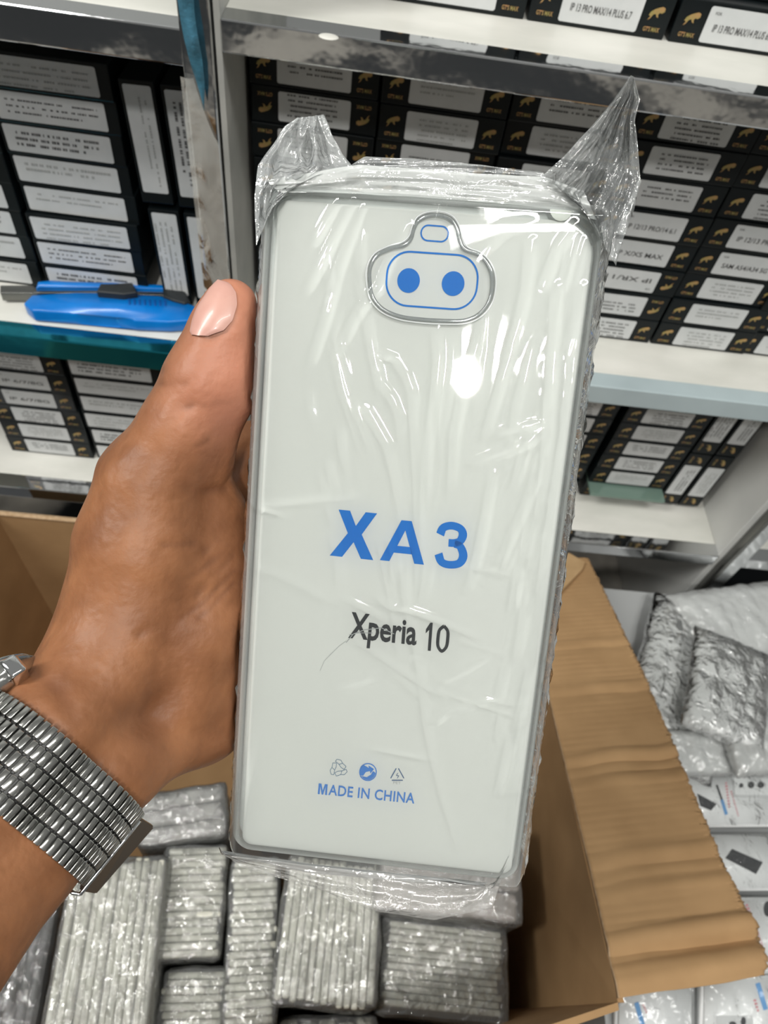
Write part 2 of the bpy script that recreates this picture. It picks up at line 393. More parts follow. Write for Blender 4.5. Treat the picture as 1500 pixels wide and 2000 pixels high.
# right bay, lower shelf
for k in range(6):
    z = -.617+.0246*k+.0125+(.005 if k else 0)
    part_box(.2305, z, .07, 'black box, %s of the half-hidden lower right shelf stack' % ORD[k], 'boxes on the lower right shelf', 'lines', k % 3, .004)
    part_box(.3265, z, .067+(.004 if k == 0 else 0), 'black box, %s of the lower right stack with the green lid strip' % ORD[k], 'boxes on the lower right shelf', 'lines', (k+2) % 5, rnd.uniform(-.004, .004))
for i, (x, z, l_) in enumerate([(.3852, -.5665, 'lower left'), (.4120, -.5665, 'lower right'), (.3852, -.4765, 'upper left'), (.4120, -.4765, 'upper right')]):
    part_box(x, z, .066, 'black box standing on end against the side panel, %s of the four' % l_, 'upright boxes by the side panel', 'lines', i % 3, .0, upright=True)
tl = box('box_lid_strip', (.283, .050, -.5925), (.371, .19, -.5882), mat('green_clear_plastic', (.16, .24, .20), .2, .1, coat=.3), None, .001)
tag(tl, 'thin dark green box lid strip sandwiched low in the lower right box stack', 'plastic sheet')  # green lid strip of a box in the stack

# ------------------------------------------------------------------ box cutter on the left shelf
KN = empty('box_cutter', Vector(onZ(220, 600, -.405)), 'blue plastic snap-off box cutter lying at the shelf edge', 'knife')
def kpoly(name, pts, z, dz, m, bev=.001, par=KN):
    bm = bmesh.new(); prism(bm, [onZ(x, y, z) for x, y in pts], (0, 0, -dz))
    if bev: bmesh.ops.bevel(bm, geom=bm.edges[:], offset=bev, segments=3, profile=.5, affect='EDGES')
    return bm_mesh(name, bm, m, par, True)
kz = -.392
kpoly('handle', [(45, 592), (62, 575), (150, 572), (230, 573), (310, 577), (350, 586), (380, 596), (389, 610), (384, 624), (330, 628), (262, 625), (228, 617), (150, 612), (62, 606)], kz, .0115, M_knife, .0018)
kpoly('blade_channel', [(0, 557), (190, 558), (330, 562), (325, 577), (190, 573), (0, 572)], kz-.002, .008, M_steeld, .0004)
kpoly('handle', [(70, 563), (74, 550), (100, 547), (130, 550), (250, 553), (322, 556), (326, 564), (200, 561), (74, 561)], kz+.0015, .012, M_knife, .0008)
kpoly('slider_button', [(188, 569), (196, 553), (225, 556), (258, 551), (268, 570), (240, 574)], kz+.006, .008, M_blackm, .0012)
kpoly('end_cap', [(318, 560), (345, 560), (362, 570), (372, 588), (360, 592), (338, 586), (318, 578)], kz+.002, .011, M_blackm, .001)
for i in range(8):
    x = 250+i*10; kpoly('grip_rib', [(x, 583+i*.4), (x+4, 583+i*.4), (x+5, 594+i*.4), (x+1, 594+i*.4)], kz+.0007, .002, mat('dark_blue_plastic', (0, .07, .30), .5), .0002)

# ------------------------------------------------------------------ cardboard box with bundles
def rimZ(y): return -.62+(y+.03)/(-.395)*.12
RN = _n([0, .12, .395]); RP = (0, -.03, -.62)
CB = empty('cardboard_box', (-.09, -.24, -.86), 'open brown corrugated cardboard box under the held package, its torn right flap folded out', 'box')
FR, RR, RL, FL = (.2, -.427), (.2, -.035), (-.352, -.035), (-.352, -.585)
def wall(a, b, off):
    q = [(a[0], a[1], rimZ(a[1])), (b[0], b[1], rimZ(b[1])), (b[0], b[1], -.855), (a[0], a[1], -.855)]
    return slab('side_wall', q, off, M_card, CB)
wall(FR, RR, (.004, 0, 0)); wall(RL, RR, (0, .004, 0)); wall(RL, FL, (-.004, 0, 0)); wall(FL, FR, (0, -.004, 0))
slab('bottom_panel', [(FR[0], FR[1], -.858), (RR[0], RR[1], -.858), (RL[0], RL[1], -.858), (FL[0], FL[1], -.858)], (0, 0, .004), M_card, CB)
def Rm(px, py, lift=0): return on_plane(px, py, np.array(RP)+RN*lift, RN)
outer_px = [(1145, 1095), (1180, 1165), (1215, 1240), (1250, 1312), (1320, 1480), (1400, 1672), (1455, 1790), (1481, 1835), (1488, 1868), (1484, 1902)]
outer = [Rm(*p, .004) for p in outer_px]
hinge = [Vector((.2, -.035, rimZ(-.035))), Vector((.2, -.13, rimZ(-.13))), Vector((.2, -.24, rimZ(-.24))), Vector((.201, -.35, rimZ(-.35))), Vector(Rm(1205, 1950))]
folds = [(.30, .0008, .010), (.43, .0012, .012), (.60, .0022, .009), (.64, -.0012, .010), (.80, .0018, .012), (.84, -.0010, .008), (.925, .0045, .010), (.955, -.003, .012), (.985, .002, .01)]
def flap(u, v):
    a = Vector(lerp_poly(hinge, v)); b = Vector(lerp_poly(outer, v**1.02)); p = a.lerp(b, u)
    vv = v+.012*noise.noise(Vector((u*3, v*2, 1))); h = 0
    for c, am, wd in folds:
        q = (vv-c)/wd; h += am*.95*math.exp(-q*q)*(.35+.65*min(1, u*1.6))-(am*.8*math.exp(-((vv-c-.018)/wd)**2))*(.35+.65*min(1, u*1.6))
    h += .00011*math.sin(v*430)*(.5+noise.noise(Vector((u*2, v*20, 2))))+.0011*noise.noise(Vector((u*2, v*6, 5)))
    if u > .97: p += Vector((noise.noise(Vector((v*260, 0, 0)))*.0028*(u-.97)/.03, 0, -abs(noise.noise(Vector((v*170, 3, 0))))*.004*(u-.97)/.03))
    return p+Vector(RN)*h
o = gridmesh('flap', flap, 46, 520, M_card, CB)
s_ = o.modifiers.new('thickness', 'SOLIDIFY'); s_.thickness = .0045; s_.offset = -1; s_.material_offset_rim = 1; o.data.materials.append(M_cardedge)
o['label'] = 'creased flap folded out to the right'
tip = [Rm(1078, 1083, .012), Rm(1112, 1080, .012), Rm(1143, 1098, .012), Rm(1137, 1112, .012), Rm(1083, 1168, .012), Rm(1060, 1180, .012)]
o = slab('flap', tip, (0, 0, -.004), mat('lit_cardboard', (.50, .33, .17), .8, vary=(.42, .27, .13), scale=60), CB); o['label'] = 'tip of the rear flap'  # paler cardboard: light on the flap tip is put into its colour
q = [Vector((FR[0], FR[1]-.001, rimZ(FR[1])+.001)), Vector(Rm(1150, 1985)), Vector(Rm(960, 2012)), Vector(Rm(960, 2030)), Vector(Rm(1205, 2010)), Vector(Rm(1212, 1975))]
bm = bmesh.new()
for (a, b) in ((( .1975, -.036), (-.378, -.036)),):
    tube(bm, [(a[0], a[1]+.002, rimZ(a[1])+.0005), ((a[0]+b[0])/2, a[1]+.002, rimZ(a[1])+.001), (b[0], b[1]+.002, rimZ(b[1])+.0005)], .0028, 6)
bm_mesh('rim_edge', bm, M_cardedge, CB)['label'] = 'frayed pale rim of the rear wall'

FW = film('bundle_film', .13, .09, 80, .9, .0035, .08, dbump=False, fres=1.0, stretch=(1, 1, 1))
def wrapfn(hx, hy, hz, seed, amp=.0022):
    def f_(co):
        n_ = noise.noise_vector(co*45+Vector((seed*7, 0, 0))); return co+Vector((n_.x, n_.y, n_.z))*amp
    return f_
def bundle(px, py, wpx, hpx, ang, n, along, ztop, dz, label, seed, matl=M_tray, wrap=True, group='film-wrapped bundles of boxes inside the carton', name='wrapped_bundle', slack=.003):
    dz = ztop+.8535; c = onZ(px, py, ztop)
    hx = np.linalg.norm(onZ(px+wpx/2, py, ztop)-onZ(px-wpx/2, py, ztop))/2; hy = np.linalg.norm(onZ(px, py+hpx/2, ztop)-onZ(px, py-hpx/2, ztop))/2; c = (onZ(px, py+hpx/2, ztop)+onZ(px, py-hpx/2, ztop))/2
    ex = onZ(px+50, py, ztop)-onZ(px-50, py, ztop); yaw = math.atan2(ex[1], ex[0])+math.radians(ang)
    t = empty(name, (c[0], c[1], ztop-dz), label, 'bundle', group); t.rotation_euler = (0, 0, yaw)
    rr = random.Random(seed)
    for i in range(n):
        a0, a1 = -1+2*i/n, -1+2*(i+1)/n; mid = (a0+a1)/2
        j = rr.uniform(-.002, .002); th = (hx if along == 'x' else hy)*2/n*.93
        lo = (mid*hx-th/2, -hy+j, 0) if along == 'x' else (-hx+j, mid*hy-th/2, 0)
        top_ = dz+rr.choice((0, 0, -.003, -.0045, .0006))+rr.uniform(-.001, .0005); hi = (mid*hx+th/2, hy+j, top_) if along == 'x' else (hx+j, mid*hy+th/2, top_)
        bm = bmesh.new(); lo = Vector(lo); hi = Vector(hi)
        add_box(bm, (lo+hi)/2, hi-lo, None, min(th*.35, .003), 3)
        bm_mesh('case_box', bm, matl, t, True, world=False)
    if wrap:
        bm = bmesh.new(); add_box(bm, (0, 0, dz/2), (hx*2+slack*2, hy*2+slack*2, dz+slack*1.2), None, .006, 2)
        bmesh.ops.subdivide_edges(bm, edges=bm.edges[:], cuts=9, use_grid_fill=True)
        for v in bm.verts:
            co = v.co; q = noise.noise_vector(Vector((co.x*55, co.y*55, co.z*30+seed*3)))
            v.co = co+q*.0021
            if v.co.z < .0005: v.co.z = .0005
        bm_mesh('film_wrap', bm, FW, t, True, world=False)
    return t
ZT = -.625
bundle(210, 1850, 190, 335, 3, 12, 'x', ZT+.02, .19, 'tall clear-wrapped bundle of white boxes with vertical edges, just right of the forearm', 1)
bundle(372, 1762, 118, 215, 2, 15, 'y', ZT, .17, 'small clear-wrapped bundle with horizontal box edges, below the watch clasp', 2)
bundle(372, 1985, 118, 175, 1, 11, 'y', ZT-.005, .165, 'clear-wrapped bundle cut off by the picture bottom, right of the tall one', 3)
bundle(492, 1850, 90, 340, 3, 22, 'y', ZT-.004, .165, 'narrow clear-wrapped bundle of boxes under the bottom left corner of the held package', 4)
bundle(645, 1822, 188, 280, -4, 13, 'x', ZT+.016, .185, 'clear-wrapped bundle with glinting slanted box edges directly below the held package', 5)
bundle(640, 2024, 190, 64, 2, 5, 'x', ZT-.03, .14, 'dark plastic-wrapped bundle at the bottom middle of the carton', 6)
bundle(868, 1892, 224, 168, -5, 12, 'y', ZT, .17, 'clear-wrapped bundle of ridged boxes against the right carton wall', 7, slack=.006)
bundle(880, 1700, 270, 175, -6, 3, 'y', ZT+.03, .205, 'brownish wrapped packet behind the lower right corner of the held package', 8, matl=mat('taupe_box_plastic', (.40, .36, .33), .35, vary=(.30, .27, .25), scale=40))
bundle(355, 1590, 165, 96, 8, 3, 'y', ZT+.005, .16, 'flat grey plastic bag of boxes between the watch clasp and the held package', 9, matl=mat('grey_bagged_plastic', (.46, .45, .42), .4, vary=(.28, .27, .26), scale=40))
bundle(700, 1490, 380, 170, 0, 12, 'x', ZT-.03, .15, 'wrapped bundle hidden mostly behind the held package', 10)
bundle(20, 1900, 130, 260, 3, 6, 'x', ZT-.09, .10, 'wrapped bundle coloured dark as the left corner shade, behind the forearm', 11, matl=mat('shade_toned_plastic', (.10, .10, .10), .4))  # shade in the carton's left corner is put into this bundle's colour

# ------------------------------------------------------------------ packs on the pile right of the carton
CRK = film('crinkled_bag_film', .50, .15, 70, .9, .0030, .13, dbump=False, wc=(.86, .88, .87), fres=1.1)
PL = empty('storage_crate', (.50, -.25, -.86), 'grey crate under the pile of bagged phone cases right of the carton', 'crate')
box('crate_shell', (.262, -.60, -.856), (.98, -.012, -.6866), mat('grey_crate_plastic', (.40, .41, .41), .5), PL)
def pillow(name, px, py, wpx, hpx, ang, z, th, label, seed, crum=.004, tiltx=0, tilty=0):
    c = onZ(px, py, z); wpx *= 1.12; hpx *= 1.08
    hx = np.linalg.norm(onZ(px+wpx/2, py, z)-onZ(px-wpx/2, py, z))/2; hy = np.linalg.norm(onZ(px, py+hpx/2, z)-onZ(px, py-hpx/2, z))/2
    ex = onZ(px+50, py, z)-onZ(px-50, py, z); yaw = math.atan2(ex[1], ex[0])+math.radians(ang)
    t = empty(name, (c[0], c[1], z), label, 'bag', 'clear bags of phone cases right of the carton'); t.rotation_euler = (math.radians(tiltx), math.radians(tilty), yaw)
    bm = bmesh.new()
    nx, ny = 44, 44; top = []; bot = []
    for j in range(ny+1):
        rt, rb = [], []
        for i in range(nx+1):
            a, b = 2*i/nx-1, 2*j/ny-1; e_ = (1-abs(a)**5)*(1-abs(b)**5); edge = i in (0, nx) or j in (0, ny)
            q = abs(noise.noise(Vector((a*hx*55, b*hy*28, seed*5))))*1.8-.5+.35*noise.noise(Vector((a*hx*170, b*hy*110, seed)))
            q2 = noise.noise_vector(Vector((a*6, b*6, seed*2)))*.002
            h_ = th*.5*e_**.5+crum*.6*q*(.3+.7*e_)
            v = bm.verts.new((a*hx+q2.x, b*hy+q2.y, h_)); rt.append(v)
            rb.append(v if edge else bm.verts.new((a*hx, b*hy, -th*.5*e_**.5)))
        top.append(rt); bot.append(rb)
    for j in range(ny):
        for i in range(nx):
            bm.faces.new((top[j][i], top[j][i+1], top[j+1][i+1], top[j+1][i]))
            f_ = (bot[j][i], bot[j+1][i], bot[j+1][i+1], bot[j][i+1])
            try: bm.faces.new(f_)
            except Exception: pass
    bm_mesh('bag_film', bm, CRK, t, True, world=False)
    bm = bmesh.new(); add_box(bm, (0, 0, -.001), (hx*1.7, hy*1.7, th*.55), None, .004, 3)
    bm_mesh('phone_case', bm, mat('pale_grey_case', (.80, .82, .81), .4, vary=(.50, .52, .51), scale=30), t, True, world=False)
    return t
pillow('plastic_bag', 1440, 1215, 210, 120, 8, -.662, .030, 'crumpled clear bag leaning against the lower chrome rail, highest in the pile', 1)
pillow('plastic_bag', 1330, 1330, 150, 300, -28, -.665, .026, 'long smooth clear bag lying against the cardboard flap edge', 2, .002)
pillow('plastic_bag', 1420, 1345, 130, 190, -25, -.636, .024, 'heavily crinkled glinting clear bag in the middle of the pile', 3, .0035)
pillow('plastic_bag', 1370, 1470, 170, 80, 0, -.655, .020, 'low crinkled clear bag right above the white packs', 4, .004)
pillow('plastic_bag', 1475, 1450, 110, 110, 3, -.64, .022, 'small crinkled clear bag at the right picture edge above the printed pack', 5, .005)
pillow('plastic_bag', 1530, 1330, 160, 200, -10, -.67, .02, 'clear bag with a dark gap at the right picture edge', 6, .003)
M_red = mat('red_print', (.65, .25, .28), .5); M_lblue = mat('light_blue_print', (.10, .32, .65), .5)
M_pack = mat('white_pack_card', (.88, .89, .89), .4, vary=(.82, .83, .83), scale=20, coat=.3)
def pack(x0, x1, y0, y1, z, label, seed, prints):
    # corners on a horizontal plane
    q = [Vector(onZ(x0, y0, z)), Vector(onZ(x1, y0, z)), Vector(onZ(x1, y1, z)), Vector(onZ(x0, y1, z))]
    t = empty('phone_case_pack', (sum((a for a in q), Vector())/4)-Vector((0, 0, .012)), label, 'pack', 'white retail packs right of the carton')
    bm = bmesh.new(); prism(bm, q, (0, 0, -.012)); bmesh.ops.bevel(bm, geom=bm.edges[:], offset=.002, segments=3, affect='EDGES')
    bm_mesh('pack_body', bm, M_pack, t, True)
    for nm, poly, m, hh in prints:
        bm = bmesh.new(); prism(bm, [onZ(a, b, z+hh) for a, b in poly], (0, 0, -hh-.0002)); bm_mesh(nm, bm, m, t)
    def fl(u, v):
        a = q[0].lerp(q[1], u); b = q[3].lerp(q[2], u); p = a.lerp(b, v)
        return p+Vector((0, 0, .0026+.0012*noise.noise(Vector((u*9, v*5, seed)))))
    gridmesh('film_wrap', fl, 30, 16, film('pack_film', .05, .12, 60, .5, .002, .04), t)
def ell(cx, cy, rx, ry, n=16): return [(cx+rx*math.cos(2*math.pi*i/n), cy+ry*math.sin(2*math.pi*i/n)) for i in range(n)]
def strk(a, b, w_):
    a = np.array(a, float); b = np.array(b, float); d = b-a; d /= np.linalg.norm(d); n_ = np.array([-d[1], d[0]])*w_/2
    return [tuple(a+n_), tuple(b+n_), tuple(b-n_), tuple(a-n_)]
def redtext(a, b, w_, n, seed):
    rr = random.Random(seed); out = []; a = np.array(a, float); b = np.array(b, float)
    for i in range(n):
        s0 = a+(b-a)*i/n; s1 = a+(b-a)*(i+.6)/n; out.append(('printing', strk(s0, s1, w_*rr.uniform(.5, 1)), M_red, .0003))
    return out
Mgrey = mat('pale_emboss', (.60, .61, .61), .4)
zc = -.6685
pack(1290, 1530, 1508, 1613, zc, 'white phone case pack with a three-lens camera cutout and blue stripe, nearest the bags', 1,
     [('camera_frame', [(1430, 1514), (1512, 1517), (1512, 1559), (1432, 1557)], Mgrey, .0004), ('camera_frame', [(1434, 1519), (1508, 1521), (1508, 1553), (1436, 1552)], M_pack, .0008),
      ('lens_hole', ell(1448, 1534, 4, 4.5), M_blackp, .0011), ('lens_hole', ell(1467, 1533, 6.5, 6.5), M_blackp, .0011), ('lens_hole', ell(1486, 1533, 6.5, 6.5), M_blackp, .0011),
      ('black_sticker', [(1362, 1550), (1400, 1570), (1389, 1583), (1368, 1574)], M_blackp, .0005),
      ('stripe', strk((1400, 1533), (1410, 1562), 4), M_blackp, .0004), ('stripe', strk((1410, 1562), (1419, 1591), 6), M_lblue, .0004)]+redtext((1418, 1528), (1425, 1580), 5, 9, 1)+redtext((1428, 1545), (1443, 1596), 3, 12, 2))
pack(1330, 1560, 1629, 1738, zc+.004, 'white phone case pack with a dark oblong sticker, second below the bags', 2,
     [('black_sticker', [(1430, 1658), (1490, 1684), (1477, 1707), (1417, 1676)], M_blackp, .0005), ('printing', strk((1478, 1664), (1488, 1682), 2), Mgrey, .0004)])
pack(1400, 1640, 1752, 1900, zc+.002, 'white phone case pack with red lettering, right of the flap corner', 3,
     [('lens_hole', ell(1500, 1775, 8, 15), M_blackp, .0006)]+redtext((1458, 1766), (1470, 1800), 8, 5, 3)+redtext((1478, 1810), (1490, 1850), 3, 8, 4))
pack(1205, 1352, 1905, 2040, zc-.006, 'white pack with a blue stripe just below the flap bottom edge', 4,
     [('stripe', strk((1243, 1958), (1256, 2004), 9), M_lblue, .0004), ('printing', strk((1277, 1968), (1290, 1972), 2), Mgrey, .0004)]+redtext((1256, 1962), (1264, 1980), 4, 4, 5))
pack(1372, 1560, 1900, 2050, zc-.004, 'white pack with camera cutouts and blue stripe at the bottom right corner', 5,
     [('stripe', strk((1480, 1920), (1496, 1972), 9), M_lblue, .0004), ('camera_frame', [(1400, 1984), (1470, 1984), (1475, 2030), (1400, 2030)], Mgrey, .0004),
      ('lens_hole', ell(1431, 2000, 7, 5), M_blackp, .0008), ('lens_hole', ell(1452, 1995, 5, 9), M_blackp, .0008)]+redtext((1474, 1952), (1482, 1978), 6, 4, 6))

# ------------------------------------------------------------------ the held package
BWd, BHt, BTh = .085, .1975, .019
_a = _n([.0846, .0080, -.0036]); _b = np.array([-.0228, .1946, .0345]); _b = _n(_b-_a*(_a@_b)); _nn = np.cross(_a, _b)   # _nn points away from the camera
_T = np.array([-.0291, -.0859, .1865])
def B(u, v, n=0.0): return cw(_T+_a*u+_b*v-_nn*n)        # n > 0 towards the camera
def uv(px, py, n=0.0):
    r = np.array([(px-750)/F, (py-1000)/F, 1]); p0 = _T-_nn*n; t = (p0@_nn)/(r@_nn); q = r*t-_T; return float(q@_a), float(q@_b)
def Bp(px, py, n=0.0): return B(*uv(px, py, n), n)
HP = empty('phone_case_package', B(BWd/2, BHt, -BTh), 'white boxed phone case in clear film held upright in the hand, blue XA 3 print', 'package')
BR3 = Matrix([[B(1, 0)[i]-B(0, 0)[i], B(0, 1)[i]-B(0, 0)[i], B(0, 0, 1)[i]-B(0, 0, 0)[i]] for i in range(3)])
def rbox(name, u0, u1, v0, v1, n0, n1, rad, bev, m, rTR=None):
    """rounded-corner plate, in-plane corner radius rad, edge bevel bev"""
    out = []
    for (cu, cv, a0, r_) in ((u1, v0, -90, rTR or rad), (u1, v1, 0, rad), (u0, v1, 90, rad), (u0, v0, 180, rad)):
        su = -1 if cu == u1 else 1; sv = 1 if cv == v0 else -1
        for k in range(9):
            a = math.radians(a0+90*k/8); out.append((cu+su*r_+r_*math.cos(a), cv+sv*r_+r_*math.sin(a)))
    cu, cv = (u0+u1)/2, (v0+v1)/2; rings = []
    K = 5
    for k in range(K+1):
        a = math.pi/2*k/K; ins = bev*(1-math.sin(a)); rings.append((n0+bev*(1-math.cos(a)), ins))
    for k in range(K+1):
        a = math.pi/2*k/K; ins = bev*(1-math.cos(a)); rings.append((n1-bev*(1-math.sin(a)), ins))
    bm = bmesh.new(); R_ = []
    for (n_, ins) in rings:
        row = []
        for (x, y) in out:
            hx = (u1-u0)/2; hy = (v1-v0)/2
            row.append(bm.verts.new(B(cu+(x-cu)*(hx-ins)/hx, cv+(y-cv)*(hy-ins)/hy, n_)))
        R_.append(row)
    n = len(out)
    for A, C_ in zip(R_, R_[1:]):
        for j in range(n): bm.faces.new((A[j], A[(j+1) % n], C_[(j+1) % n], C_[j]))
    bm.faces.new(R_[0]); bm.faces.new(R_[-1])
    return bm_mesh(name, bm, m, HP, True)
ins_ = rbox('card_insert', 0.0000, BWd+.0014, .0008, BHt-.001, -BTh+.002, -.0010, .003, .0016, M_white, .009)
rbox('added_liner', -.0022, BWd+.0028, -.0018, BHt+.0004, -BTh+.0003, -.0040, .006, .003, mat('milky_liner_plastic', (.74, .76, .73), .4, vary=(.60, .62, .60), scale=70, coat=.2), .0105)  # pale liner added to brighten the strip between card and clear case
CASE = film('clear_case_plastic', .003, .03, 20, .05, .0004, .0, wc=(.74, .77, .75), fres=.5, rimw=1.15)
rbox('clear_case', -.0034, BWd+.0038, -.0030, BHt+.0012, -BTh-.0005, .0004, .006, .0042, CASE, .0105)
# raised camera window in the clear case
def cam_outline(grow=0.0):
    key = [(722, 548), (724, 520), (738, 497), (765, 484), (790, 478), (803, 466), (808, 448), (818, 430), (838, 421), (862, 421), (882, 430), (893, 448), (898, 470), (908, 487), (935, 497), (955, 520), (962, 548), (957, 585), (938, 612), (908, 626), (870, 627), (820, 624), (780, 618), (748, 604), (728, 580)]
    pts = [uv(x, y) for x, y in key]
    # Catmull-Rom smoothing
    out = []; n = len(pts)
    for i in range(n):
        p0, p1, p2, p3 = [np.array(pts[(i+k) % n]) for k in (-1, 0, 1, 2)]
        for s in (0, .25, .5, .75): out.append(.5*((2*p1)+(-p0+p2)*s+(2*p0-5*p1+4*p2-p3)*s*s+(-p0+3*p1-3*p2+p3)*s**3))
    c = np.mean(out, axis=0)
    return [p+(p-c)/np.linalg.norm(p-c)*grow for p in out]
bm = bmesh.new(); tube(bm, [B(p[0], p[1], .0003) for p in cam_outline()], .00055, 8, True)
o = bm_mesh('camera_window_rim', bm, film('rim_plastic', .35, .08, 30, .05, .0003, .12, wc=(.42, .45, .45), fres=2), HP, True); o['label'] = 'raised clear rim around the printed camera'
bm = bmesh.new(); tube(bm, [B(p[0], p[1], .0004) for p in cam_outline(.0009)], .00022, 6, True)
bm_mesh('camera_window_rim', bm, mat('milky_plastic', (.9, .91, .91), .15, coat=.6), HP, True)
# shallow wall under the window (a step in the tray)
# printed marks
NP = -.00085
def flatpoly(name, polys, m, par=HP, n=NP):
    bm = bmesh.new()
    for pl in polys:
        vs = [bm.verts.new(B(a, b, n)) for a, b in pl]; bm.faces.new(vs)
    bmesh.ops.triangulate(bm, faces=bm.faces[:]); return bm_mesh(name, bm, m, par)
def ringpoly(name, outline, wd, m, n=NP):
    """stroke of width wd along a closed outline in package coordinates"""
    K = len(outline); V = []; Fc = []
    for i in range(K):
        p = np.array(outline[i]); t = _n(np.append(np.array(outline[(i+1) % K])-np.array(outline[i-1]), 0))[:2]; nn = np.array([-t[1], t[0]])*wd/2
        V += [B(*(p+nn), n), B(*(p-nn), n)]
    Fc = [(2*i, 2*i+1, 2*((i+1) % K)+1, 2*((i+1) % K)) for i in range(K)]
    return mesh(name, V, Fc, m, HP)
def pill(cx, cy, hw, hh, r, ang=0, n=10):
    out = []
    for (sx, sy, a0) in ((1, 1, 0), (-1, 1, 90), (-1, -1, 180), (1, -1, 270)):
        for k in range(n+1):
            a = math.radians(a0+90*k/n); out.append((sx*(hw-r)+r*math.cos(a), sy*(hh-r)+r*math.sin(a)))
    c, s = math.cos(ang), math.sin(ang); return [(cx+x*c-y*s, cy+x*s+y*c) for x, y in out]
def puv(a, b): return np.array(uv(a, b, NP))
c1 = puv(849, 456); w1 = np.linalg.norm(puv(876, 457)-puv(823, 455))/2; h1 = np.linalg.norm(puv(849, 471)-puv(850, 441))/2
ringpoly('camera_flash_print', pill(c1[0], c1[1], w1, h1, h1*.98), .00042, M_blue)
c2 = puv(843.5, 548); w2 = np.linalg.norm(puv(932, 552)-puv(755, 540))/2; h2 = np.linalg.norm(puv(841, 601)-puv(846, 495))/2
ringpoly('camera_outline_print', pill(c2[0], c2[1], w2, h2, h2*.86, -.01), .00050, M_blue)
for (x, y) in ((798, 548), (885, 554)):
    c_ = puv(x, y); r_ = .0031
    flatpoly('lens_dot_print', [[(c_[0]+r_*math.cos(t), c_[1]+r_*1.05*math.sin(t)) for t in np.linspace(0, 2*math.pi, 32)[:-1]]], M_blue)
def text4(name, s, tl, tr, br, bl, m, bold=0, space=1.0):
    """text box given by its four corners as read off the package face"""
    q = [puv(*p) for p in (tl, tr, br, bl)]
    def f_(x, y):
        top = q[0]*(1-x)+q[1]*x; bot = q[3]*(1-x)+q[2]*x; p = bot*(1-y)+top*y; return B(p[0], p[1], NP)
    o = place_text(name, s, f_, m, HP, bold, space); return o
def glyph(name, polys, tl, tr, br, bl, m):
    q = [puv(*p) for p in (tl, tr, br, bl)]
    def f_(x, y):
        top = q[0]*(1-x)+q[1]*x; bot = q[3]*(1-x)+q[2]*x; return tuple(bot*(1-y)+top*y)
    return flatpoly(name, [[f_(*p) for p in pl] for pl in polys], m)
GX = [[(0, 0), (.335, .52), (.03, 1), (.31, 1), (.5, .69), (.69, 1), (.97, 1), (.665, .52), (1, 0), (.715, 0), (.5, .34), (.285, 0)]]
GA = [[(0, 0), (.385, 1), (.5, 1), (.495, .765), (.215, 0)], [(.5, 1), (.61, 1), (1, 0), (.78, 0), (.495, .765)], [(.28, .215), (.71, .215), (.65, .385), (.345, .385)]]
def ribbon(pts, w0, w1):
    out = []; P_ = [np.array(p, float) for p in pts]; Q_ = []
    for i in range(len(P_)-1):
        p0 = P_[max(i-1, 0)]; p1 = P_[i]; p2 = P_[i+1]; p3 = P_[min(i+2, len(P_)-1)]
        for t in (0, .2, .4, .6, .8): Q_.append(.5*((2*p1)+(-p0+p2)*t+(2*p0-5*p1+4*p2-p3)*t*t+(-p0+3*p1-3*p2+p3)*t**3))
    Q_.append(P_[-1]); Ls, Rs = [], []
    for i, p in enumerate(Q_):
        t = Q_[min(i+1, len(Q_)-1)]-Q_[max(i-1, 0)]; t = t/np.linalg.norm(t); Ls.append(p+np.array([-t[1]*w0, t[0]*w1])); Rs.append(p-np.array([-t[1]*w0, t[0]*w1]))
    return [[tuple(Ls[i]), tuple(Ls[i+1]), tuple(Rs[i+1]), tuple(Rs[i])] for i in range(len(Q_)-1)]
G3 = ribbon([(.13, .71), (.22, .86), (.47, .92), (.74, .87), (.83, .74), (.74, .60), (.56, .552), (.40, .548)], .13, .082)+ribbon([(.585, .535), (.76, .49), (.87, .30), (.76, .13), (.47, .075), (.22, .12), (.11, .29)], .13, .082)
G1 = [[(.38, 0), (.38, .74), (0, .60), (0, .74), (.45, 1), (.72, 1), (.72, 0)]]
G0 = ribbon([(.5, .94), (.82, .78), (.88, .5), (.82, .22), (.5, .06), (.18, .22), (.12, .5), (.18, .78), (.5, .94)], .125, .06)
glyph('model_print', GX, (659, 995), (739, 1003), (729, 1094), (644, 1085), M_blue)
glyph('model_print', GA, (750, 1013), (839, 1021), (828, 1103), (742, 1094), M_blue)
glyph('model_print', G3, (853, 1017), (916, 1022), (912, 1113), (848, 1107), M_blue)
text4('name_print', 'Xperia', (686, 1195), (816, 1211), (812, 1276), (678, 1262), M_blackp, .022)
glyph('name_print', G1, (833, 1215), (850, 1217), (846, 1272), (829, 1270), M_blackp)
glyph('name_print', G0, (855, 1218), (880, 1221), (875, 1276), (850, 1274), M_blackp)
glyph('origin_print', [[(0, 0), (0, 1), (.3, 1), (.5, .38), (.7, 1), (1, 1), (1, 0), (.79, 0), (.79, .72), (.58, 0), (.42, 0), (.21, .72), (.21, 0)]], (622.5, 1530), (640, 1532), (638.5, 1553), (620.5, 1551), M_blue)
text4('origin_print', 'ADE IN CHINA', (643, 1532), (811, 1549), (809, 1570), (641, 1553), M_blue, .016, 1.06)
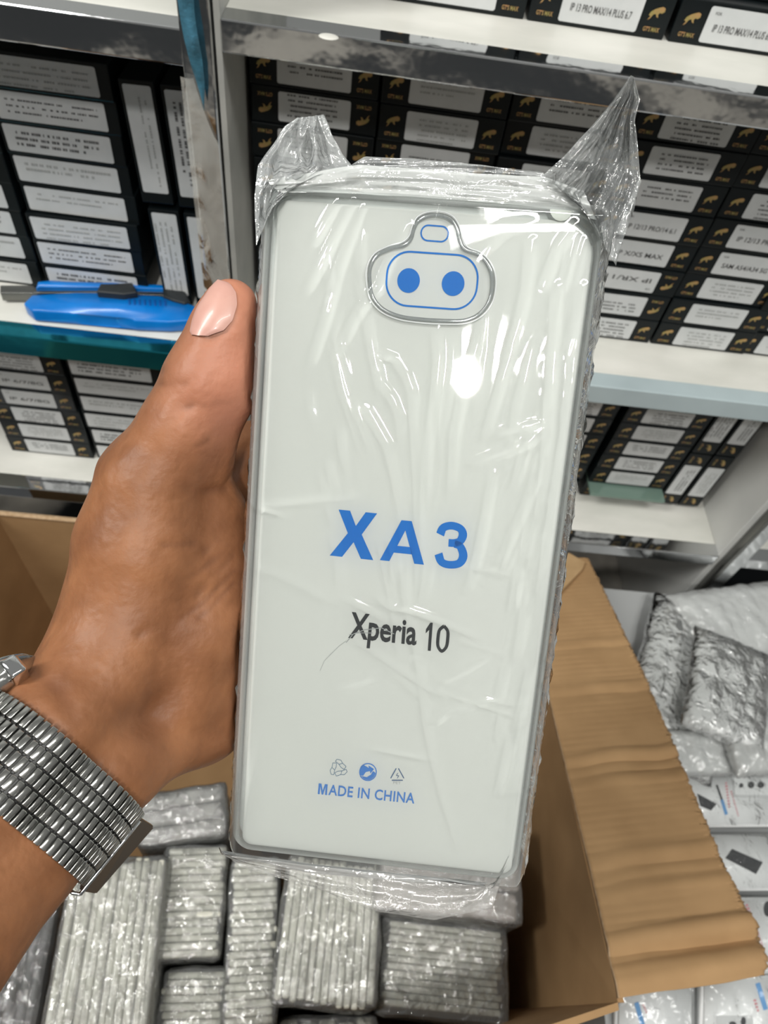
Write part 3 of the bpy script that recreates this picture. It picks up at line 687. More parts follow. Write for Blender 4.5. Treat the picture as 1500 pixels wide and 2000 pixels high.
# recycling marks
def stroke_px(pts, wpx, n=NP):
    polys = []
    for a, b in zip(pts, pts[1:]): polys.append([tuple(puv(*p)) for p in strk(a, b, wpx)])
    return polys
pl = []
cx, cy = 661, 1501
for k in range(3):
    a = math.radians(-90+120*k); c_, s_2 = math.cos(a), math.sin(a)
    def T(x, y): return (cx+x*c_-y*s_2, cy+x*s_2+y*c_)
    pl += stroke_px([T(18, -3), T(16, 5), T(10, 8), T(8, 1), T(14, -6), T(18, -3)], 1.1)+stroke_px([T(10, 8), T(4, 15), T(-2, 11), T(2, 5), T(8, 1)], 1.1)
flatpoly('recycling_mark', pl, mat('blue_grey_print', (.10, .20, .32), .4))
cx, cy = 718.5, 1508
pl = [[tuple(puv(*p)) for p in [(cx-17*math.cos(t)*1, cy-17*math.sin(t)) for t in np.linspace(-.4, 1.0, 10)]+[(cx+2, cy-8), (cx+1, cy-13), (cx+12, cy-6), (cx+5, cy+3), (cx+4, cy-2), (cx-4, cy), (cx-9, cy+7)]]]
pl += stroke_px([(cx+16.5*math.cos(t), cy+16.5*math.sin(t)) for t in np.linspace(-2.6, 2.7, 26)], 2.0)
pl += [[tuple(puv(*p)) for p in [(cx+15*math.cos(t), cy+15*math.sin(t)) for t in np.linspace(.1, 2.6, 12)]+[(cx-2, cy+10), (cx+6, cy+5), (cx+10, cy-2)]]]
flatpoly('arrow_circle_mark', pl, M_blue)
cx, cy = 776, 1514
pl = []
for k in range(3):
    a = [(0, -17), (15, 10), (-15, 10)]; p_, q_ = np.array(a[k], float), np.array(a[(k+1) % 3], float)
    s0, s1 = p_+(q_-p_)*.14, p_+(q_-p_)*.86
    pl += stroke_px([(cx+s0[0], cy+s0[1]), (cx+s1[0], cy+s1[1])], 2.0)
pl += stroke_px([(cx+1, cy-4), (cx-2, cy+1), (cx+3, cy+1), (cx, cy+6)], 1.2)
flatpoly('triangle_mark', pl, mat('dark_blue_print', (.03, .10, .25), .4))
text4('triangle_mark', 'PET', (768, 1526), (783, 1527), (783, 1532), (768, 1531), M_greyp, 0)
flatpoly('scuff_mark', stroke_px([(676, 1255), (690, 1238), (712, 1230), (745, 1226), (770, 1238)], 1.6)+stroke_px([(682, 1240), (700, 1236), (728, 1236)], 1.2)+stroke_px([(625, 1310), (634, 1290), (662, 1262), (676, 1252)], .8), M_greyp, n=NP+.0001)
flatpoly('hang_notch', [[tuple(uv(1096+22*math.cos(t), 408+24*math.sin(t), NP)) for t in np.linspace(.15, math.pi+.0, 14)]], mat('greenish_notch', (.60, .62, .56), .5), n=NP)

# --- film sleeve over the package
random.seed(5)
ridges_px = [  # polylines (px), height (m), width (m)
 ([(795, 440), (760, 500), (735, 560), (700, 600), (655, 690)], .00045, .0009), ([(705, 400), (660, 520), (640, 600), (610, 700)], .0004, .0008),
 ([(655, 390), (632, 430), (610, 470)], .0003, .0008), ([(690, 380), (640, 480), (600, 560)], .0003, .0009),
 ([(740, 695), (752, 690), (775, 700), (795, 730), (806, 760), (812, 850), (818, 940)], .0006, .0008),
 ([(742, 715), (745, 745), (770, 780), (783, 815), (785, 850)], .0006, .0008), ([(690, 780), (700, 800), (715, 840), (724, 865)], .0006, .0008),
 ([(693, 785), (720, 800), (760, 870), (775, 930), (790, 1010)], .0003, .0010),
 ([(855, 645), (858, 700), (850, 780), (840, 860), (838, 960)], .0004, .0010), ([(886, 645), (884, 720), (870, 800), (868, 900)], .0003, .0010),
 ([(950, 600), (930, 680), (905, 760), (890, 840), (885, 950)], .0004, .0010),
 ([(1066, 825), (1030, 832), (975, 845)], .0006, .0010), ([(1066, 828), (1035, 860), (990, 880), (925, 902)], .0007, .0010),
 ([(482, 980), (500, 988), (530, 993), (556, 1000)], .0006, .0010), ([(500, 985), (580, 975), (700, 965)], .0003, .0016),
 ([(470, 1095), (560, 1125), (640, 1165), (700, 1180)], .0002, .0016),
 ([(790, 1010), (792, 1100), (795, 1160), (820, 1280), (838, 1420), (870, 1560), (900, 1650)], .0003, .0010),
 ([(745, 1165), (770, 1185), (800, 1188), (850, 1205), (940, 1240)], .0004, .0012),
 ([(1020, 1010), (1005, 1060), (985, 1120)], .0006, .0008), ([(1090, 560), (1085, 650), (1075, 780), (1068, 900), (1055, 1000)], .0005, .0012),
 ([(1040, 470), (1030, 560), (1010, 640), (990, 700)], .0004, .0010), ([(1140, 560), (1120, 700), (1105, 850), (1080, 1000), (1060, 1150)], .0006, .0012),
 ([(960, 1355), (985, 1370), (1012, 1372)], .0003, .0010), ([(870, 1390), (950, 1365), (1000, 1362)], .0004, .0010), ([(870, 1388), (845, 1412)], .0004, .0008),
 ([(700, 1245), (780, 1300), (850, 1345), (880, 1352)], .0003, .0014), ([(545, 365), (600, 372), (650, 368)], .0005, .0008),
 ([(1120, 440), (1090, 480), (1060, 560)], .0004, .0010), ([(930, 500), (985, 450), (1040, 440)], .0003, .0016), ([(500, 1420), (470, 1560), (455, 1650)], .0003, .0012)]
rg = random.Random(11)
for i in range(34):
    x = rg.uniform(600, 1120); y = rg.uniform(440, 1050); L_ = rg.uniform(60, 240); sl = (820-x)*.0012+rg.uniform(-.12, .12)
    if 740 < x < 950 and y < 640: continue
    ridges_px.append(([(x, y), (x+sl*L_*.5+rg.uniform(-8, 8), y+L_*.5), (x+sl*L_, y+L_)], rg.uniform(.00015, .00035), rg.uniform(.0006, .001)))
for i in range(16):
    y = rg.uniform(450, 1500); x = 1158-.125*(y-420)-rg.uniform(5, 60); L_ = rg.uniform(40, 140)
    ridges_px.append(([(x, y), (x-.2*L_+rg.uniform(-6, 6), y+L_)], rg.uniform(.0003, .0005), rg.uniform(.0006, .0009)))
for i in range(14):
    x = rg.uniform(600, 1050); y = rg.uniform(1080, 1600); L_ = rg.uniform(50, 160); a_ = rg.uniform(-.6, .9)
    ridges_px.append(([(x, y), (min(x+L_*math.cos(a_), 1080), y+L_*math.sin(a_))], rg.uniform(.00012, .0003), rg.uniform(.0007, .0012)))
ridges = [(np.array([uv(*p) for p in pts]), min(h_*1.2, w_*.5), w_*1.1) for pts, h_, w_ in ridges_px]
def film_height(U, Vv):
    H = np.zeros_like(U)
    for pts, h_, w_ in ridges:
        dm = np.full(U.shape, 1.0); tt = np.zeros(U.shape)
        L_ = len(pts)-1
        for i in range(L_):
            a, b = pts[i], pts[i+1]; ab = b-a; t = np.clip(((U-a[0])*ab[0]+(Vv-a[1])*ab[1])/(ab@ab), 0, 1)
            d = np.hypot(U-a[0]-ab[0]*t, Vv-a[1]-ab[1]*t); m_ = d < dm; dm = np.where(m_, d, dm); tt = np.where(m_, (i+t)/L_, tt)
        H = np.maximum(H, h_*np.exp(-(dm/w_)**2)*np.sin(np.pi*np.clip(tt*.9+.05, 0, 1))**.5)
    return H
nu, nv = 210, 460
us = np.linspace(-.0048, BWd+.0062, nu+1); vs_ = np.linspace(-.0045, BHt+.0025, nv+1)
UU, VV = np.meshgrid(us, vs_)
H = film_height(UU, VV)
V = []
for j in range(nv+1):
    for i in range(nu+1):
        u, v = UU[j, i], VV[j, i]
        eu = max(0, -.001-u, u-(BWd+.0022))/.0042; ev = max(0, -.0005-v, v-(BHt+.0002))/.004
        q = noise.noise(Vector((u*55, v*22, 2)))*.00028
        rgt = max(0, (u-.062)/.023)*max(0, 1-abs(v-.07)/.07)
        q += rgt*noise.noise(Vector((u*420, v*230, 4)))*.00016
        V.append(B(u, v, .0012+H[j, i]+q-.0075*min(1, eu)**1.7-.006*min(1, ev)**2))
Fc = [(j*(nu+1)+i, (j+1)*(nu+1)+i, (j+1)*(nu+1)+i+1, j*(nu+1)+i+1) for j in range(nv) for i in range(nu)]
FS = film('sleeve_film', .004, .035, 28, .10, .0005, .012, wc=(.88, .9, .88), fres=1.0, rimw=.3)
mesh('film_sleeve', V, Fc, FS, HP, True)
# sides of the sleeve and its gathered seams
def sleeve_side(u0, sgn, seed):
    def f_(a, b):
        v = -.004+(BHt+.006)*a; q = noise.noise(Vector((a*40, b*3, seed)))*.0011+noise.noise(Vector((a*130, b*5, seed)))*.0004
        return B(u0+sgn*(.0013*math.sin(b*math.pi)+q), v, -.0062-(BTh-.004)*b)
    return gridmesh('film_sleeve', f_, 200, 10, film('sleeve_side_film', .55, .12, 70, .8, .002, .10, stretch=(1, 1, 1), fres=1.0, wc=(.84, .86, .85), dbump=False), HP)
sleeve_side(-.0050, -1, 1); sleeve_side(BWd+.0064, 1, 2)
EAR = film('gathered_film', .32, .10, 55, 1.0, .003, .09, fres=1.3, wc=(.80, .83, .83))
EARc = film('clear_gathered_film', .12, .08, 60, 1.0, .003, .07, fres=1.2, wc=(.80, .83, .83))
BANDF = film('seam_film', .55, .10, 70, .8, .002, .06, wc=(.80, .83, .81))
def film_piece(name, left, right, d0, d1, m, amp, seed, nu=50, nv=60, fold=(6, 40), label=None):
    """crumpled film between two outline edges; depth from d0 (start) to d1 (end)"""
    def f_(u, v):
        a = lerp_poly(left, v); b = lerp_poly(right, v); p = a*(1-u)+b*u
        d = d0+(d1-d0)*v
        k = math.sin(math.pi*min(max(u, 0), 1))**.5*.9+.1
        fo = abs(noise.noise(Vector((u*fold[0], v*2.2+seed, seed))))*2-.4+.5*noise.noise(Vector((u*fold[0]*2.3, v*5, seed+4)))
        d += amp*fo*k
        j = noise.noise_vector(Vector((u*9, v*9, seed)))*3.0
        e_ = 1 if 0 < u < 1 and 0 < v < 1 else .6
        return W(p[0]+j.x*e_, p[1]+j.y*e_, d)
    o = gridmesh(name, f_, nu, nv, m, HP)
    if label: o['label'] = label
    return o
# top left ear, top right ear (front and back layer each), top band, bottom skirt
for dd, sd, m_ in ((0, 1, EAR), (.006, 2, EARc)):
    film_piece('film_ear', [(500, 480), (497, 390), (504, 322), (530, 285), (556, 247), (580, 230)], [(545, 372), (600, 345), (692, 330), (668, 300), (648, 262), (632, 224)], .184+dd, .188+dd, m_, .005, sd, label='crumpled top left ear of the film')
    film_piece('film_ear', [(1130, 392), (1055, 345), (1085, 322), (1130, 275), (1180, 218), (1210, 178), (1232, 148)], [(1203, 520), (1212, 480), (1238, 410), (1251, 355), (1246, 290), (1240, 235), (1250, 195), (1238, 150)], .182+dd, .180+dd, (EARc if dd else EARc), .006, sd+4, nu=60, nv=80, fold=(9, 40), label='tall crumpled top right ear of the film')
film_piece('film_band', [(520, 352), (700, 322), (800, 328), (930, 338), (1060, 345), (1140, 372)], [(545, 376), (700, 378), (850, 387), (960, 396), (1080, 408), (1165, 430)], .185, .184, BANDF, .0018, 12, 16, 120, (3, 10), 'gathered film seam along the top')
film_piece('film_band', [(668, 332), (712, 306), (800, 309), (930, 321), (1062, 336)], [(668, 340), (712, 334), (800, 336), (930, 344), (1062, 352)], .194, .192, EAR, .0015, 13, 10, 90, (3, 10), 'rear edge of the film at the top')
film_piece('film_skirt', [(428, 1655), (432, 1668), (600, 1690), (800, 1712), (960, 1735), (990, 1690)], [(432, 1662), (470, 1692), (610, 1733), (735, 1780), (850, 1797), (962, 1772), (1003, 1640)], .222, .217, film('skirt_film', .30, .12, 60, .8, .003, .08, wc=(.66, .65, .62)), .0035, 21, 16, 120, (2, 10), 'loose film skirt at the bottom')
film_piece('film_skirt', [(434, 1662), (600, 1686), (800, 1708), (948, 1724)], [(436, 1668), (600, 1704), (800, 1722), (946, 1730)], .2235, .219, mat('shadowed_tray_edge', (.30, .31, .31), .3), .0006, 23, 6, 80, (2, 4), 'bottom edge of the tray, gap shade painted in grey')  # strip painted dark for the shade in the gap below the card

# ------------------------------------------------------------------ the person's hand and forearm (one continuous skin)
def PP(px, py, d, r): return (*P(px, py, d), r)
chains = {
 'thumb': [PP(453, 594, .2015, .0070), PP(443, 628, .202, .0079), PP(428, 672, .203, .0088), PP(402, 742, .205, .0112), PP(357, 838, .208, .0118), PP(300, 945, .213, .0160)],
 'thenar': [PP(300, 945, .213, .0155), PP(283, 1060, .217, .0198), PP(262, 1190, .2195, .0205), PP(215, 1300, .214, .0195)],
 'pad': [PP(462, 640, .2045, .0062), PP(452, 735, .207, .0088), PP(436, 782, .209, .0070)],
 'web2': [PP(425, 800, .212, .0075), PP(400, 890, .217, .0095)],
 'web': [PP(350, 900, .218, .010), PP(400, 1000, .226, .012), PP(385, 1090, .227, .0165)],
 'palm1': [PP(385, 1090, .229, .0165), PP(375, 1230, .228, .0195), PP(330, 1370, .225, .0185)],
 'palm2': [PP(460, 1120, .246, .014), PP(430, 1270, .240, .018), PP(385, 1385, .232, .0185)],
 'railA': [PP(215, 1300, .214, .0195), PP(112, 1420, .197, .0160), PP(-60, 1600, .180, .0170), PP(-300, 1850, .155, .0195)],
 'railB': [PP(345, 1385, .226, .0175), PP(202, 1503, .203, .0146), PP(45, 1664, .186, .0152), PP(-150, 1892, .160, .0180)],
 'railC': [PP(340, 1370, .247, .0185), PP(158, 1470, .222, .0172), PP(-18, 1635, .202, .0180), PP(-220, 1880, .176, .021)],
 'index': [PP(380, 1180, .240, .014), PP(432, 1010, .248, .0118), PP(470, 890, .252, .0112), PP(570, 850, .2575, .0092), PP(700, 850, .2545, .0080), PP(800, 870, .251, .0070)],
 'middle': [PP(400, 1250, .245, .015), PP(460, 1080, .257, .0118), PP(600, 1020, .261, .0092), PP(770, 1010, .258, .0082), PP(880, 1025, .255, .0072)],
 'ring': [PP(400, 1300, .245, .015), PP(480, 1190, .259, .0112), PP(620, 1150, .265, .0090), PP(770, 1140, .262, .0080), PP(870, 1150, .259, .0070)],
 'little': [PP(390, 1350, .243, .015), PP(480, 1300, .259, .0105), PP(600, 1275, .268, .0080), PP(710, 1265, .266, .0070), PP(790, 1270, .263, .0062)],
}
prims = []
for nme, ch in chains.items():
    for a, b in zip(ch, ch[1:]): prims.append((np.array(a), np.array(b), .0035 if nme in ('index', 'middle', 'ring', 'little') else .006))
def rc(X, Y, Z, a, b):
    """distance to a linearly tapered capsule"""
    ab = b[:3]-a[:3]; L2 = ab@ab
    t = np.clip(((X-a[0])*ab[0]+(Y-a[1])*ab[1]+(Z-a[2])*ab[2])/L2, 0, 1)
    return np.sqrt((X-a[0]-ab[0]*t)**2+(Y-a[1]-ab[1]*t)**2+(Z-a[2]-ab[2]*t)**2)-(a[3]+(b[3]-a[3])*t)
def seg_d(X, Y, Z, pts):
    d = None
    for a, b in zip(pts, pts[1:]):
        q = rc(X, Y, Z, np.append(a, 0), np.append(b, 0)); d = q if d is None else np.minimum(d, q)
    return d
dents = [  # creases carved into the skin: polyline px + depth, groove depth, width
 ([P(470, 800, .1925), P(452, 812, .1935), P(432, 802, .196)], .0016, .0018),
 ([P(392, 662, .195), P(402, 664, .194), P(420, 660, .1935), P(440, 645, .194), P(455, 615, .1955), P(461, 585, .197)], .0009, .0012),
 ([P(70, 1318, .193), P(120, 1352, .186), P(150, 1400, .183), P(190, 1425, .184)], .0008, .0022),
 ([P(465, 1010, .215), P(430, 1050, .211), P(390, 1085, .2105), P(340, 1110, .204)], .0007, .0013),
 ([P(455, 1085, .217), P(420, 1130, .2105), P(370, 1175, .2105), P(320, 1210, .205), P(270, 1240, .200)], .0007, .0013),
 ([P(455, 1140, .218), P(410, 1190, .2105), P(370, 1220, .209)], .0005, .0012),
 ([P(355, 950, .203), P(400, 960, .210), P(440, 955, .217)], .0007, .0016),
 ([P(455, 1115, .218), P(400, 1175, .2105), P(330, 1225, .206), P(250, 1270, .201)], .0006, .0012),
 ([P(450, 1175, .218), P(400, 1225, .211), P(340, 1262, .207)], .0006, .0012), ([P(455, 1210, .219), P(410, 1262, .212), P(360, 1290, .209)], .0005, .0012),
 ([P(440, 1080, .214), P(380, 1120, .209), P(300, 1150, .202), P(240, 1190, .199)], .0004, .0012), ([P(455, 1050, .215), P(400, 1060, .2085), P(320, 1065, .200)], .0004, .0012),
 ([P(350, 800, .1965), P(380, 790, .194), P(420, 800, .1955)], .0004, .0012), ([P(300, 745, .199), P(330, 752, .1965), P(365, 748, .194)], .0006, .0013), ([P(318, 725, .199), P(345, 732, .1965), P(375, 726, .194)], .0005, .0013),
 ([P(345, 905, .197), P(375, 880, .197), P(405, 860, .200)], .0003, .0011),
 ([P(300, 1395, .205), P(340, 1425, .208), P(400, 1430, .213), P(440, 1415, .217)], .0022, .006),
]
def sdf(X, Y, Z, fine=True):
    D = np.full(X.shape, 1e3, np.float32)
    for a, b, k in prims:
        d = rc(X, Y, Z, a, b); h = np.maximum(k-np.abs(D-d), 0)/k; D = np.minimum(D, d)-h*h*k*.25
    if fine:
        for pts, dep, wd in dents: D = D+dep*np.exp(-(seg_d(X, Y, Z, pts)/wd)**2)
        # soft knuckle fold bumps on the thumb
    # keep out of the package (skin is pressed flat where it touches)
    T0 = _T; qx = X-T0[0]; qy = Y-T0[1]; qz = Z-T0[2]
    u = qx*_a[0]+qy*_a[1]+qz*_a[2]; v = qx*_b[0]+qy*_b[1]+qz*_b[2]; n = -(qx*_nn[0]+qy*_nn[1]+qz*_nn[2])
    bx = np.maximum(np.maximum(np.maximum(-.0068-u, u-BWd-.0068), np.maximum(-.004-v, v-BHt-.003)), np.maximum(n-.0015, -BTh-.003-n))
    return np.maximum(D, -bx)
def surface_nets(lo, hi, h):
    nx, ny, nz = [int(math.ceil((hi[i]-lo[i])/h))+1 for i in range(3)]
    x = lo[0]+h*np.arange(nx, dtype=np.float32); y = lo[1]+h*np.arange(ny, dtype=np.float32); z = lo[2]+h*np.arange(nz, dtype=np.float32)
    D = np.empty((nx, ny, nz), np.float32)
    for i0 in range(0, nx, 40):
        X, Y, Z = np.meshgrid(x[i0:i0+40], y, z, indexing='ij'); D[i0:i0+40] = sdf(X, Y, Z)
    D[0] = D[-1] = 1; D[:, 0] = D[:, -1] = 1; D[:, :, 0] = D[:, :, -1] = 1
    S = D < 0
    cs = [(i, j, k) for i in (0, 1) for j in (0, 1) for k in (0, 1)]
    def sl(A, c): return A[c[0]:nx-1+c[0], c[1]:ny-1+c[1], c[2]:nz-1+c[2]]
    cnt = sum(sl(S, c).astype(np.int8) for c in cs); act = (cnt > 0) & (cnt < 8)
    idx = np.argwhere(act); acc = np.zeros((len(idx), 3)); n = np.zeros(len(idx))
    dv = {c: sl(D, c)[act] for c in cs}
    for a in cs:
        for ax in range(3):
            if a[ax] == 0:
                b = list(a); b[ax] = 1; b = tuple(b); da, db = dv[a], dv[b]; m_ = (da < 0) != (db < 0)
                t = np.where(m_, da/(np.where(m_, da-db, 1)), 0); p = np.tile(np.array(a, float), (len(idx), 1)); p[:, ax] += t
                acc += p*m_[:, None]; n += m_
    V = (idx+acc/n[:, None])*h+np.array(lo)
    gid = -np.ones(act.shape, np.int64); gid[act] = np.arange(len(idx)); Fs = []
    for ax in range(3):
        o1, o2 = [(1, 2), (2, 0), (0, 1)][ax]
        A = S[:-1, 1:-1, 1:-1] if ax == 0 else S[1:-1, :-1, 1:-1] if ax == 1 else S[1:-1, 1:-1, :-1]
        Bq = S[1:, 1:-1, 1:-1] if ax == 0 else S[1:-1, 1:, 1:-1] if ax == 1 else S[1:-1, 1:-1, 1:]
        off = np.array([1, 1, 1]); off[ax] = 0
        for m_, flip in ((A & ~Bq, False), (~A & Bq, True)):
            e_ = np.argwhere(m_)+off
            def g(d1, d2):
                q = e_.copy(); q[:, o1] -= d1; q[:, o2] -= d2; return gid[q[:, 0], q[:, 1], q[:, 2]]
            f_ = np.stack([g(1, 1), g(0, 1), g(0, 0), g(1, 0)], 1)
            if flip: f_ = f_[:, ::-1]
            Fs.append(f_)
    Fa = np.concatenate(Fs); return V, Fa[(Fa >= 0).all(1)]
def project(p, off=0.0, it=12):
    p = np.array(p, float); e_ = 4e-4
    for _ in range(it):
        q = np.array([p, p+[e_, 0, 0], p+[0, e_, 0], p+[0, 0, e_], p-[e_, 0, 0], p-[0, e_, 0], p-[0, 0, e_]])
        d = sdf(q[:, 0], q[:, 1], q[:, 2], False); g = np.array([d[1]-d[4], d[2]-d[5], d[3]-d[6]])/(2*e_); g /= np.linalg.norm(g)+1e-9
        p = p-g*(d[0]-off)
    return p, g
VH, FH = surface_nets((-.150, -.068, .120), (.034, .150, .284), .00088)
# gentle smoothing of voxel steps
E2 = np.concatenate([FH[:, [0, 1]], FH[:, [1, 2]], FH[:, [2, 3]], FH[:, [3, 0]]]); 
for it in range(3):
    S2 = np.zeros_like(VH); C2 = np.zeros(len(VH))
    for a, b in ((0, 1), (1, 0)):
        np.add.at(S2, E2[:, a], VH[E2[:, b]]); np.add.at(C2, E2[:, a], 1)
    VH = VH*.5+S2/np.maximum(C2, 1)[:, None]*.5
# skin tone attribute: pink fingertip / brown back of the joint
px_ = VH[:, 0]/VH[:, 2]*F+750; py_ = VH[:, 1]/VH[:, 2]*F+1000
tipd = np.minimum(seg_d(VH[:, 0], VH[:, 1], VH[:, 2], [P(470, 590, .200), P(462, 690, .199), P(450, 760, .200)]), 1)
pink = np.exp(-(tipd/.017)**2)
kn = np.minimum(seg_d(VH[:, 0], VH[:, 1], VH[:, 2], [P(388, 672, .203), P(330, 750, .205)]), seg_d(VH[:, 0], VH[:, 1], VH[:, 2], [P(165, 985, .214), P(150, 1060, .216)])+.004)
dark = np.exp(-(kn/.0075)**2)
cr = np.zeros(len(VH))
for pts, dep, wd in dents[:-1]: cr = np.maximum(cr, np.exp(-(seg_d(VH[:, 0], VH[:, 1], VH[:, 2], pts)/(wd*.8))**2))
VW = CAM+VH@R.T
PE = empty('person', W(150, 1480, .21), "person's left hand and bare forearm gripping the package from the left, wearing a steel watch", 'person')
me = bpy.data.meshes.new('hand'); me.from_pydata(VW.tolist(), [], FH.tolist()); me.update()
at = me.color_attributes.new('tone', 'FLOAT_COLOR', 'POINT')
at.data.foreach_set('color', np.stack([pink, dark, cr, np.ones(len(VH))], 1).astype(np.float32).ravel())
for p in me.polygons: p.use_smooth = True
ms = bpy.data.materials.new('brown_skin'); ms.use_nodes = True; nt = ms.node_tree; b = nt.nodes['Principled BSDF']; l = nt.links.new
b.inputs['Roughness'].default_value = .47; b.inputs['Specular IOR Level'].default_value = .35
b.inputs['Subsurface Weight'].default_value = .12; b.inputs['Subsurface Radius'].default_value = (1, .35, .2); b.inputs['Subsurface Scale'].default_value = .003
t = N(nt, 'ShaderNodeTexCoord')
n1 = N(nt, 'ShaderNodeTexNoise'); n1.inputs['Scale'].default_value = 55; n1.inputs['Detail'].default_value = 6; l(t.outputs['Object'], n1.inputs['Vector'])
r = N(nt, 'ShaderNodeValToRGB'); l(n1.outputs['Fac'], r.inputs[0]); r.color_ramp.elements[0].position = .32; r.color_ramp.elements[1].position = .68
r.color_ramp.elements[0].color = (.20, .080, .034, 1); r.color_ramp.elements[1].color = (.325, .140, .062, 1)
ca = N(nt, 'ShaderNodeVertexColor'); ca.layer_name = 'tone'; sp = N(nt, 'ShaderNodeSeparateColor'); l(ca.outputs[0], sp.inputs[0])
def mixc(fac, a, col, k=1.0):
    m = N(nt, 'ShaderNodeMix', data_type='RGBA'); mu = N(nt, 'ShaderNodeMath', operation='MULTIPLY'); l(fac, mu.inputs[0]); mu.inputs[1].default_value = k
    l(mu.outputs[0], m.inputs['Factor']); l(a, m.inputs[6]); m.inputs[7].default_value = (*col, 1); return m.outputs[2]
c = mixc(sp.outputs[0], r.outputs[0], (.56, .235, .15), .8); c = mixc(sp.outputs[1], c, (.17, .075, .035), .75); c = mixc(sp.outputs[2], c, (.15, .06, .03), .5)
l(c, b.inputs['Base Color'])
n2 = N(nt, 'ShaderNodeTexNoise'); n2.inputs['Scale'].default_value = 420; n2.inputs['Detail'].default_value = 3; l(t.outputs['Object'], n2.inputs['Vector'])
wv = N(nt, 'ShaderNodeTexWave'); wv.inputs['Scale'].default_value = 34; wv.inputs['Distortion'].default_value = 9; wv.inputs['Detail'].default_value = 3; wv.inputs['Detail Scale'].default_value = 2
mp = N(nt, 'ShaderNodeMapping'); mp.inputs['Rotation'].default_value = (0, .9, .9); l(t.outputs['Object'], mp.inputs[0]); l(mp.outputs[0], wv.inputs['Vector'])
ad = N(nt, 'ShaderNodeMath', operation='MULTIPLY_ADD'); l(wv.outputs['Fac'], ad.inputs[0]); ad.inputs[1].default_value = .9; l(n2.outputs['Fac'], ad.inputs[2])
bu = N(nt, 'ShaderNodeBump'); bu.inputs['Strength'].default_value = .32; bu.inputs['Distance'].default_value = .0006; l(ad.outputs[0], bu.inputs['Height']); l(bu.outputs[0], b.inputs['Normal'])
hand = link('hand', me, ms, PE)
# thumbnail: curved plate lying on the thumb
nq = [(424, 551), (457, 574), (443, 640), (386, 661), (394, 610)]
def nail(u, v):
    lft = lerp_poly([(424, 551), (409, 574), (397, 603), (389, 633), (386, 654), (390, 663)], v); rgt = lerp_poly([(432, 552), (449, 563), (458, 582), (457, 606), (449, 630), (436, 649), (416, 661)], v)
    a = lft*(1-u)+rgt*u
    p, g = project(P(a[0], a[1], .1965), .0007*math.sin(math.pi*min(max(u, .02), .98))**.5+.0001); return cw(p)
o = gridmesh('thumbnail', nail, 18, 24, mat('nail_keratin', (.58, .33, .27), .33, vary=(.52, .28, .23), scale=120, coat=.15), PE)
o['label'] = 'pinkish thumbnail'

# ------------------------------------------------------------------ wristwatch
WT = empty('wristwatch', W(150, 1530, .185), 'steel wristwatch with a ribbed expansion band worn on the wrist', 'watch')
axis = _n(P(-60, 1600, .187)-P(130, 1400, .207))                       # along the forearm, away from the hand
up0 = _n(np.cross(axis, [0, 0, 1])); vdir = _n(np.cross(up0, axis))      # across the wrist / depth
if vdir[2] > 0: vdir = -vdir                                             # vdir towards the camera
c_mid = (P(55, 1585, .190)*.5+P(125, 1560, .196)*.5)
cA, cB_ = P(140, 1480, .206), P(62, 1565, .197)
cen0 = P(148, 1478, .204); 
def surf(ang, s):
    """point on the skin around the wrist at angle ang, s metres along the forearm"""
    c = cen0+axis*s; dr = vdir*math.cos(ang)+up0*math.sin(ang); t = np.linspace(0, .05, 101)
    q = c[None]+dr[None]*t[:, None]; d = sdf(q[:, 0], q[:, 1], q[:, 2], False); i = np.where(d > 0)[0]
    k = i[0] if len(i) else 60; 
    if k > 0: tt = t[k-1]+(t[k]-t[k-1])*(-d[k-1])/(d[k]-d[k-1]+1e-12)
    else: tt = 0
    return c+dr*tt, dr
up_sgn = 1 if (up0@_n([.72, .69, 0])) > 0 else -1     # angle sign that goes towards the lower right of the view
BWID = .0225
loop = []
NA = 220
for i in range(NA):
    a = 2*math.pi*i/NA
    p0, d0 = surf(a, .001); p1, d1 = surf(a, .001+BWID)
    loop.append((p0, p1, d0))
P0 = np.array([x[0] for x in loop]); P1 = np.array([x[1] for x in loop]); 
for it in range(4):
    P0 = (np.roll(P0, 1, 0)+P0*2+np.roll(P0, -1, 0))/4; P1 = (np.roll(P1, 1, 0)+P1*2+np.roll(P1, -1, 0))/4
cum = np.concatenate([[0], np.cumsum(np.linalg.norm((np.roll(P0, -1, 0)-P0), axis=1))]); per = cum[-1]
def band_pt(s):
    s = s % per; i = int(np.searchsorted(cum, s, side='right')-1) % NA; k = (s-cum[i])/(cum[i+1]-cum[i]+1e-12); j = (i+1) % NA
    p0 = P0[i]*(1-k)+P0[j]*k; p1 = P1[i]*(1-k)+P1[j]*k; tg = _n(P0[j]-P0[i]); ax = _n(p1-p0); nr = _n(np.cross(tg, ax))
    c = cen0+axis*(.001+BWID/2)
    if nr@((p0+p1)/2-c) < 0: nr = -nr
    return p0, p1, tg, ax, nr
step = .00205; nst = int(per/step); step = per/nst
rowsW = [(.0, .215), (.235, .40), (.42, .60), (.62, .79), (.81, 1.0)]
ang_of = lambda i: 2*math.pi*i/NA
bm = bmesh.new(); bmj = bmesh.new()
for i in range(nst):
    for ri, (r0, r1) in enumerate(rowsW):
        s = (i+(.5 if ri % 2 else 0))*step
        p0, p1, tg, ax, nr = band_pt(s)
        L_ = np.linalg.norm(p1-p0); c = p0+(p1-p0)*(r0+r1)/2+nr*.0011
        rot = Matrix((Vector(R@tg), Vector(R@ax), Vector(R@nr))).transposed()
        add_box(bm, cw(c), (step*.84, L_*(r1-r0), .0015), rot, .00028, 2)
        if ri < 4:
            c = p0+(p1-p0)*(r1+.01)+nr*.0006
            add_box(bmj, cw(c), (step*.55, L_*.035, .0012), rot, .0002, 1)
